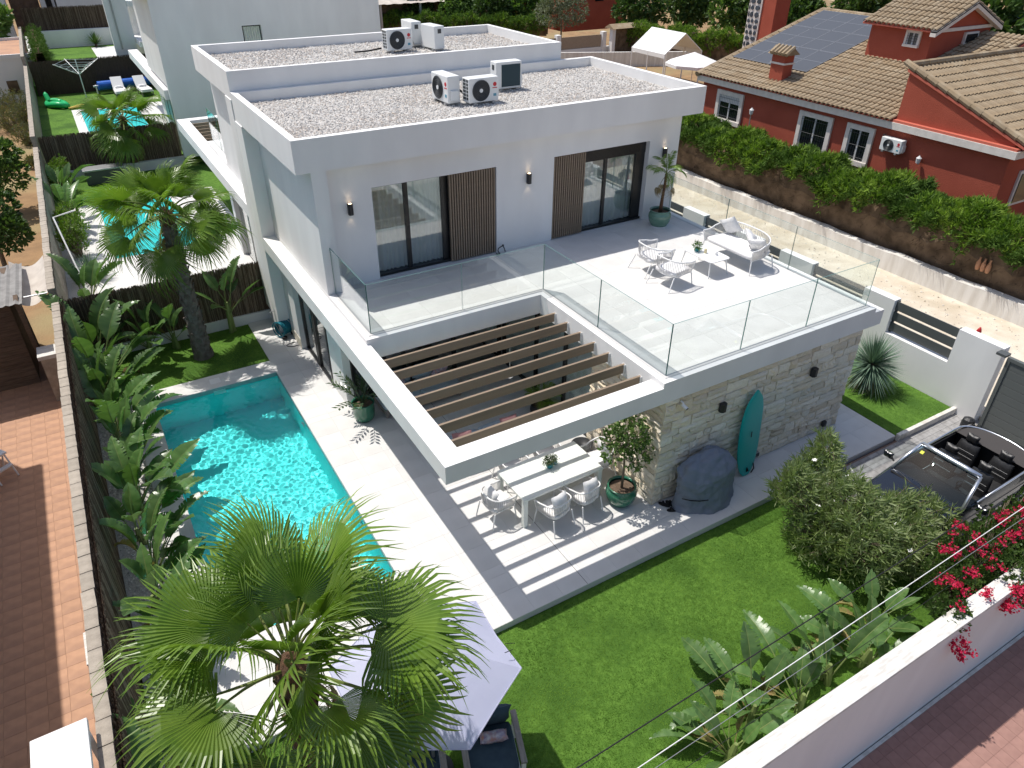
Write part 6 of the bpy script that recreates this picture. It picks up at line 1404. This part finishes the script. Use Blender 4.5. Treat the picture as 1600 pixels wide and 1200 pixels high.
cp_ = thing('concrete_post', 'short rendered wall stub with pale cap on the left yard side of the block wall', 'wall', (-5.65, 11.2, -.3)); MB().box(-5.88, -5.43, 11.1, 11.6, -.3, .95).build('wall_body', 'concrete_block', cp_, world=True); MB().box(-5.92, -5.43, 11.06, 11.64, .95, 1.05).build('cap', 'cap_white', cp_, world=True)
cn = thing('white_canopy', 'white flat canopy roof at the bottom left corner of the yard', 'canopy', (-5.8, -2, -.3)); MB().box(-6.06, -5.45, -3.4, -1.12, 2.12, 2.2).build('canopy_roof', 'plaster', cn, world=True, bevel=.01)
for x in (-6.0, -5.5): MB().box(x-.03, x+.03, -1.25, -1.19, -.3, 2.12).build('canopy_post', 'metal_white', cn, world=True)
st_ = thing('step_stool', 'white folding step stool at the left edge on the terracotta tiles', 'stool', (-7.1, 8.35, -.3), .6)
for sx in (-.2, .2): MB().tube([(sx, -.25, 0), (sx, 0, .6)], .02, 5).build('leg', 'metal_white', st_); MB().tube([(sx, .25, 0), (sx, 0, .6)], .02, 5).build('leg', 'metal_white', st_)
MB().box(-.22, .22, -.14, .14, .58, .62).build('step', 'metal_white', st_); MB().box(-.2, .2, -.22, -.1, .28, .31).build('step', 'metal_white', st_)
bkt = thing('stone_block', 'white slab lying on the terracotta tiles by the shed', 'slab', (-6.6, 13.0, -.3)); MB().box(-.2, .2, -.12, .12, .002, .05).build('slab', 'cap_white', bkt, bevel=.01)
bk2 = thing('ledge_block', 'white block against the yard side of the long block wall', 'block', (-5.62, 1.9, -.3)); MB().box(-.17, .17, -.35, .35, 0, .5).build('block_body', 'concrete_block', bk2); MB().box(-.18, .18, -.36, .36, .5, .54).build('block_cap', 'cap_white', bk2, bevel=.01)
def leafy_tree(label, loc, blobs, n, Ls, Ws, seed, mats, h, group='trees and tall shrubs of the surroundings', name='tree', trunk_r=.09, zmin=.2):
    t = thing(name, label, 'tree', loc, 0, group); rr = random.Random(seed); mb = MB()
    mb.tube([(0, 0, -.1), (.05, .03, h*.5), (0, 0, h)], [trunk_r, trunk_r*.8, trunk_r*.5], 8)
    for b in blobs: mb.tube([(0, 0, h*.6), (b[0]*.6, b[1]*.6, (h*.7+b[2])/2), (b[0], b[1], b[2])], [trunk_r*.45, trunk_r*.3, .01], 5)
    mb.build('trunk', 'bark', t, smooth=True); crown(t, blobs, n, Ls, Ws, seed, mats, zmin=zmin, br=False); return t
leafy_tree('dark glossy leafy tree in the left yard, nearer the shed', (-6.9, 20.5, -.3), [(0, 0, 2.0, .9), (.5, -.5, 1.6, .6), (-.5, .5, 2.3, .8), (.3, .7, 2.1, .7), (.7, 0, 1.4, .4)], 900, .20, .10, 601, ('tree_leaf', 'tree_leaf'), 1.6)
leafy_tree('dark leafy tree further back in the left yard', (-6.9, 27.5, -.3), [(0, 0, 2.2, 1.0), (.6, -.4, 1.6, .7), (-.4, .5, 2.5, .8), (.5, .6, 2.2, .7)], 800, .22, .11, 602, ('tree_leaf', 'tree_leaf_light'), 1.7)
leafy_tree('pale leafy banana-like tree by the white outbuilding', (-6.6, 59.5, .2), [(0, 0, 3.0, 1.1), (.6, .3, 3.6, .8)], 300, .5, .2, 603, ('tree_leaf_light', 'tree_leaf_light'), 2.0)
pm('scrub_dry', (0.24,0.20,0.09), (0.16,0.16,0.06), 3, .8, trans=.15)
for k, (x, y, r_) in enumerate(((-6.0, 46.5, .9), (-5.75, 43.0, .85), (-6.6, 42.5, .9), (-5.8, 38.8, .7), (-7.0, 47.5, 1.0), (-5.6, 34.0, .4))): bush('dry_shrub', 'dry scrub bush in the left yard, number of clumps before the outbuilding' if False else ('dry olive scrub nearest the white outbuilding', 'dry scrub clump along the left wall before the outbuilding', 'sparse dry scrub left of the wall clump', 'low dry scrub at the foot of the left wall', 'tall dry scrub at the left picture edge', 'small dry tuft beside the long left wall')[k], 'shrub', (x, y, -.3), [(0, 0, r_*.7, r_), (.2, -.3, r_*.5, r_*.7)], 300, 6, .16, .03, 620+k, ('scrub_dry', 'olive_leaf'), group='dry scrub in the left yard')
# ---------------- behind on the right
UZ = .55
gz = thing('gazebo', 'white party tent gazebo behind the main villa roof', 'gazebo', (32.1, 31.9, UZ))
x0, x1, y0, y1, ze, zr2 = 30.5, 33.7, 30.2, 33.6, 2.65, 3.8; xm = (x0+x1)/2
mb = MB(); mb.grid([[(x0, y, ze) for y in (y0, y1)], [(xm, y, zr2) for y in (y0, y1)], [(x1, y, ze) for y in (y0, y1)]]); mb.grid([[(x0, y, ze-.25) for y in (y0, y1)], [(x0, y, ze) for y in (y0, y1)]]); mb.grid([[(x1, y, ze-.25) for y in (y0, y1)], [(x1, y, ze) for y in (y0, y1)]]); mb.build('canopy', 'fabric_white', gz, world=True)
for x in (x0+.03, x1-.03):
    for y in (y0+.03, (y0+y1)/2, y1-.03): MB().tube([(x, y, UZ), (x, y, ze)], .045, 6).build('post', 'metal_white', gz, world=True)
for y in (y0+.03, y1-.03): MB().tube([(x0, y, ze-.02), (xm, y, zr2-.03), (x1, y, ze-.02)], .035, 6).build('roof_bar', 'metal_white', gz, world=True)
mbp = thing('market_parasol', 'round white parasol beside the gazebo', 'parasol', (29.9, 26.9, UZ))
mb = MB(); ap = (0, 0, 2.75); R8 = [(1.7*math.cos(PI*k/4+.2), 1.7*math.sin(PI*k/4+.2), 2.15) for k in range(8)]
for k in range(8): mb.add([ap, R8[k], R8[(k+1) % 8], (R8[k][0], R8[k][1], 1.98), (R8[(k+1) % 8][0], R8[(k+1) % 8][1], 1.98)], [(0, 1, 2), (1, 3, 4, 2)])
mb.build('canopy', 'fabric_white', mbp); MB().tube([(0, 0, 0), (0, 0, 2.75)], .03, 6).build('pole', 'metal_white', mbp); MB().lathe([(.001, 0), (.3, 0), (.3, .08), (.05, .1)], 12).build('base', 'metal_grey', mbp)
gw = thing('panel_wall', 'white pillared garden wall with brown reed panel behind the twin villa', 'wall', (33, 43.3, UZ)); MB().box(28, 40, 43.2, 43.4, UZ, 1.1).build('wall_body', 'plaster', gw, world=True)
for x in (29, 31.0, 35.4): MB().box(x-.18, x+.18, 43.1, 43.5, UZ, 2.2).build('pillar', 'plaster', gw, world=True)
MB().box(31.2, 35.2, 43.28, 43.33, 1.1, 2.0).build('reed_panel', 'reed_light', gw, world=True); MB().box(29.2, 30.8, 43.28, 43.33, 1.1, 2.0).build('reed_panel', 'reed_light', gw, world=True)
gp = thing('gate_porch', 'small tiled gate porch at the end of the pillared wall', 'gate', (37, 42.6, UZ)); 
for x in (35.8, 38.2): MB().box(x-.15, x+.15, 42.4, 42.8, UZ, 2.5).build('pillar', 'plaster', gp, world=True)
MB().extr([(35.4, 42.0, 2.5), (35.4, 42.6, 2.8), (35.4, 43.2, 2.5)], (3.2, 0, 0)).build('porch_roof', 'roof_tile', gp, world=True); MB().box(36.0, 38.0, 42.55, 42.62, UZ+.1, 2.4).build('gate_leaf', 'twig_brown', gp, world=True)
lw2 = thing('yard_wall', 'low weathered wall enclosing the gazebo yard', 'wall', (32, 38, UZ)); MB().prism([(28.5, 40.4), (28.5, 40.2), (38.3, 35.5), (38.4, 35.7)], UZ, 1.55).build('wall_body', 'plaster_old', lw2, world=True)
hedge('conifer_hedge', 'tall clipped hedge behind the gazebo yard', (37.5, 44), (46, 27), 1.6, UZ, 2.6, 73, 7000, bare=.35, mats=('conifer_green', 'conifer_dark'), tuft=.22)
hedge('conifer_hedge', 'low hedge behind the twin villa roof', (22, 66), (37, 54), 2.0, UZ, 2.0, 74, 4500, bare=.1, mats=('conifer_dark', 'conifer_green'), tuft=.3)
leafy_tree('silvery olive tree behind the reed panel wall', (36.5, 51, UZ), [(0, 0, 2.6, 1.6), (-1.2, .3, 2.2, 1.2), (1.3, 0, 2.3, 1.3), (.3, .8, 3.4, 1.2), (-.6, -.5, 3.2, 1.0)], 1500, .26, .07, 605, ('olive_leaf', 'olive_leaf'), 1.6)
for k, (x, y, s_, mm, lab) in enumerate(((28, 64, 1.0, 0, 'bushy dark tree at the left end of the barn'), (31.5, 61, 1.0, 1, 'light green fig tree before the barn, left one'), (34, 58.5, 1.1, 0, 'dark round tree before the barn'), (37, 57, 1.1, 1, 'light green fig tree right of the dark round tree'),
      (43.5, 49, 1.2, 0, 'dark tree behind the gate porch'), (47.5, 47, 1.3, 0, 'dark tree behind the tall hedge, left one'), (50, 43.5, 1.3, 1, 'large light green fig tree behind the tall hedge'), (52.5, 40, 1.3, 1, 'light green fig tree nearer the stone pillar'), (50.5, 36.5, 1.2, 0, 'dark tree beside the stone clad pillar'), (60, 38, 1.5, 0, 'dark tree behind the solar roof'),
      (44, 18, 1.8, 0, 'large dark green tree behind the tower of the red house'), (49, 15, 1.9, 0, 'dark green tree at the right picture edge behind the red house'), (40, 11.5, 1.5, 0, 'dark tree behind the right wing of the red house'), (55, 55, 1.5, 0, 'dark tree in the far background behind the fig trees'), (58, 48, 1.5, 1, 'green tree far behind the fig trees'))):
    leafy_tree(lab, (x, y, UZ), [(0, 0, 2.2*s_, 1.3*s_), (-.9*s_, .3, 1.8*s_, 1.0*s_), (.9*s_, -.2, 1.9*s_, 1.0*s_), (.1, .5, 3.0*s_, .9*s_), (.2, -.7, 1.4*s_, .9*s_)], 750, .34*s_, .2*s_, 640+k, (('tree_leaf', 'tree_leaf'), ('tree_leaf_light', 'tree_leaf'))[mm], 1.5*s_)
bn = thing('barn', 'long low barn with pale sheet roof behind the trees', 'barn', (30, 63, UZ)); MB().box(21, 40.5, 63.5, 72, UZ, 2.9).build('wall', 'twig_brown', bn, world=True)
mb = MB(); mb.grid([[(20.5+10.2*i/30, y, z+.03*math.sin(i*1.9)) for y, z in ((62.0, 2.95), (73, 4.2))] for i in range(31)]); mb.build('roof', 'tarp', bn, world=True); mb = MB(); mb.grid([[(31.2+9.5*i/30, y, z+.03*math.sin(i*1.9)) for y, z in ((61.2, 3.1), (73, 4.3))] for i in range(31)]); mb.build('roof', 'tarp', bn, world=True)
for x in (24, 28, 33, 37.5): MB().box(x-.1, x+.1, 62.2, 62.4, UZ, 2.95).build('post', 'metal_grey', bn, world=True)
# red tower with lava stone corner
pm('lava', (0.03,0.04,0.055), (0.05,0.06,0.075), 5, .8, .4, 20, rand=.3)
tp = thing('stone_pillar', 'red rendered pillar with dark lava stone facing behind the solar roof', 'pillar', (34.6, 26.2, UZ)); MB().box(34.0, 35.2, 25.0, 26.3, UZ, 8.5).build('pillar_body', 'red_wall', tp, world=True); MB().box(33.93, 33.998, 26.0, 27.0, UZ, 8.5).build('mortar', 'trim_white', tp, world=True); MB().box(34.0, 35.2, 26.3, 27.0, UZ, 8.5).build('pillar_body', 'trim_white', tp, world=True)
rr = random.Random(12); z = 2.6
while z < 8.3:
    h = rr.uniform(.28, .42); y = 26.03
    while y < 26.95:
        wd = min(rr.uniform(.3, .55), 26.98-y); n = 7; pts = [(33.925, y+wd/2+(wd/2-.03)*math.cos(2*PI*k/n+z)*rr.uniform(.8, 1), z+h/2+(h/2-.03)*math.sin(2*PI*k/n+z)*rr.uniform(.8, 1)) for k in range(n)]
        MB().extr(pts, (-.04, 0, 0)).build('stone', 'lava', tp, world=True); y += wd
    z += h
rb = thing('far_red_house', 'dark red house wall behind the gate porch in the background', 'house', (42, 58, UZ)); MB().box(39.5, 47, 55, 62, UZ, 5.5).build('wall', 'red_wall', rb, world=True); MB().box(43, 44, 54.95, 54.998, 3, 4.2).build('window', 'window_dark', rb, world=True); MB().box(39.3, 47.2, 54.8, 62.2, 5.5, 5.7).build('roof', 'roof_tile', rb, world=True)
pm('beige_wall', (0.52,0.40,0.26), (0.46,0.35,0.22), 2, .9); bw = thing('garden_wall', 'beige garden wall in the far background above the solar roof', 'wall', (66, 45, UZ)); MB().prism([(72, 55), (66, 38), (66.4, 38), (72.4, 55)], UZ, 2.4).build('wall_body', 'beige_wall', bw, world=True)
# lane ornament, yard things
pm('red_plastic', (0.42,0.02,0.02), rough=.4)
orn = thing('red_ornament', 'red long necked ornament on the sandy lane behind the slatted wall', 'ornament', (15.1, -.25, -.01)); MB().lathe([(.10, 0), (.24, .25), (.22, .5), (.10, .75), (.05, 1.1), (.06, 1.45), (.02, 1.55)], 12).build('body', 'red_plastic', orn, smooth=True); MB().tube([(.0, -.1, .5), (.05, -.38, .42), (.1, -.5, .3)], [.08, .06, .02], 6).build('spout', 'red_plastic', orn)
pm('terracotta_pot', (0.50,0.26,0.15), rough=.8)
for k in range(3): q = thing('clay_bottle', ('clay bottle hung in the hedge gap, nearest the gate', 'clay bottle hung in the hedge gap, middle one', 'clay bottle hung in the hedge gap, furthest from the gate')[k], 'clay bottle', (19.72, 2.15+k*.16, 1.05), 0, 'clay bottles in the hedge'); MB().lathe([(.05, 0), (.075, .1), (.07, .25), (.03, .33), (.035, .42)], 10).build('bottle_body', 'terracotta_pot', q, smooth=True)
# overhead cables
CABLES = []
for (p, q, r_, m_, lab) in (((-1.31, -5.42), (5.42, -5.29), .007, 'rubber', 'thick black overhead cable nearest the lawn'), ((-.83, -5.70), (5.70, -5.55), .0055, 'metal_white', 'white overhead cable along the street wall'), ((-.70, -5.78), (5.55, -5.66), .0035, 'metal_grey', 'thin grey overhead cable beside the white one'), ((-.55, -5.92), (5.3, -5.82), .003, 'rubber', 'thin black overhead cable nearest the street')):
    d_ = ((q[0]-p[0]), (q[1]-p[1])); CABLES.append(((p[0]-d_[0]*.6, p[1]-d_[1]*.6, 4.0), (p[0]+d_[0]*2.2, p[1]+d_[1]*2.2, 4.0), r_, m_, .02, lab))
for k, (a, b, r_, m_, sag, lab) in enumerate((CABLES)):
    A, B = Vector(a), Vector(b); tag(MB().tube([tuple(A.lerp(B, i/24)-Vector((0, 0, sag*4*(i/24)*(1-i/24)))) for i in range(25)], r_, 5).build('overhead_cable', m_, None, world=True, smooth=True), lab, 'cable', 'overhead cables along the street wall')
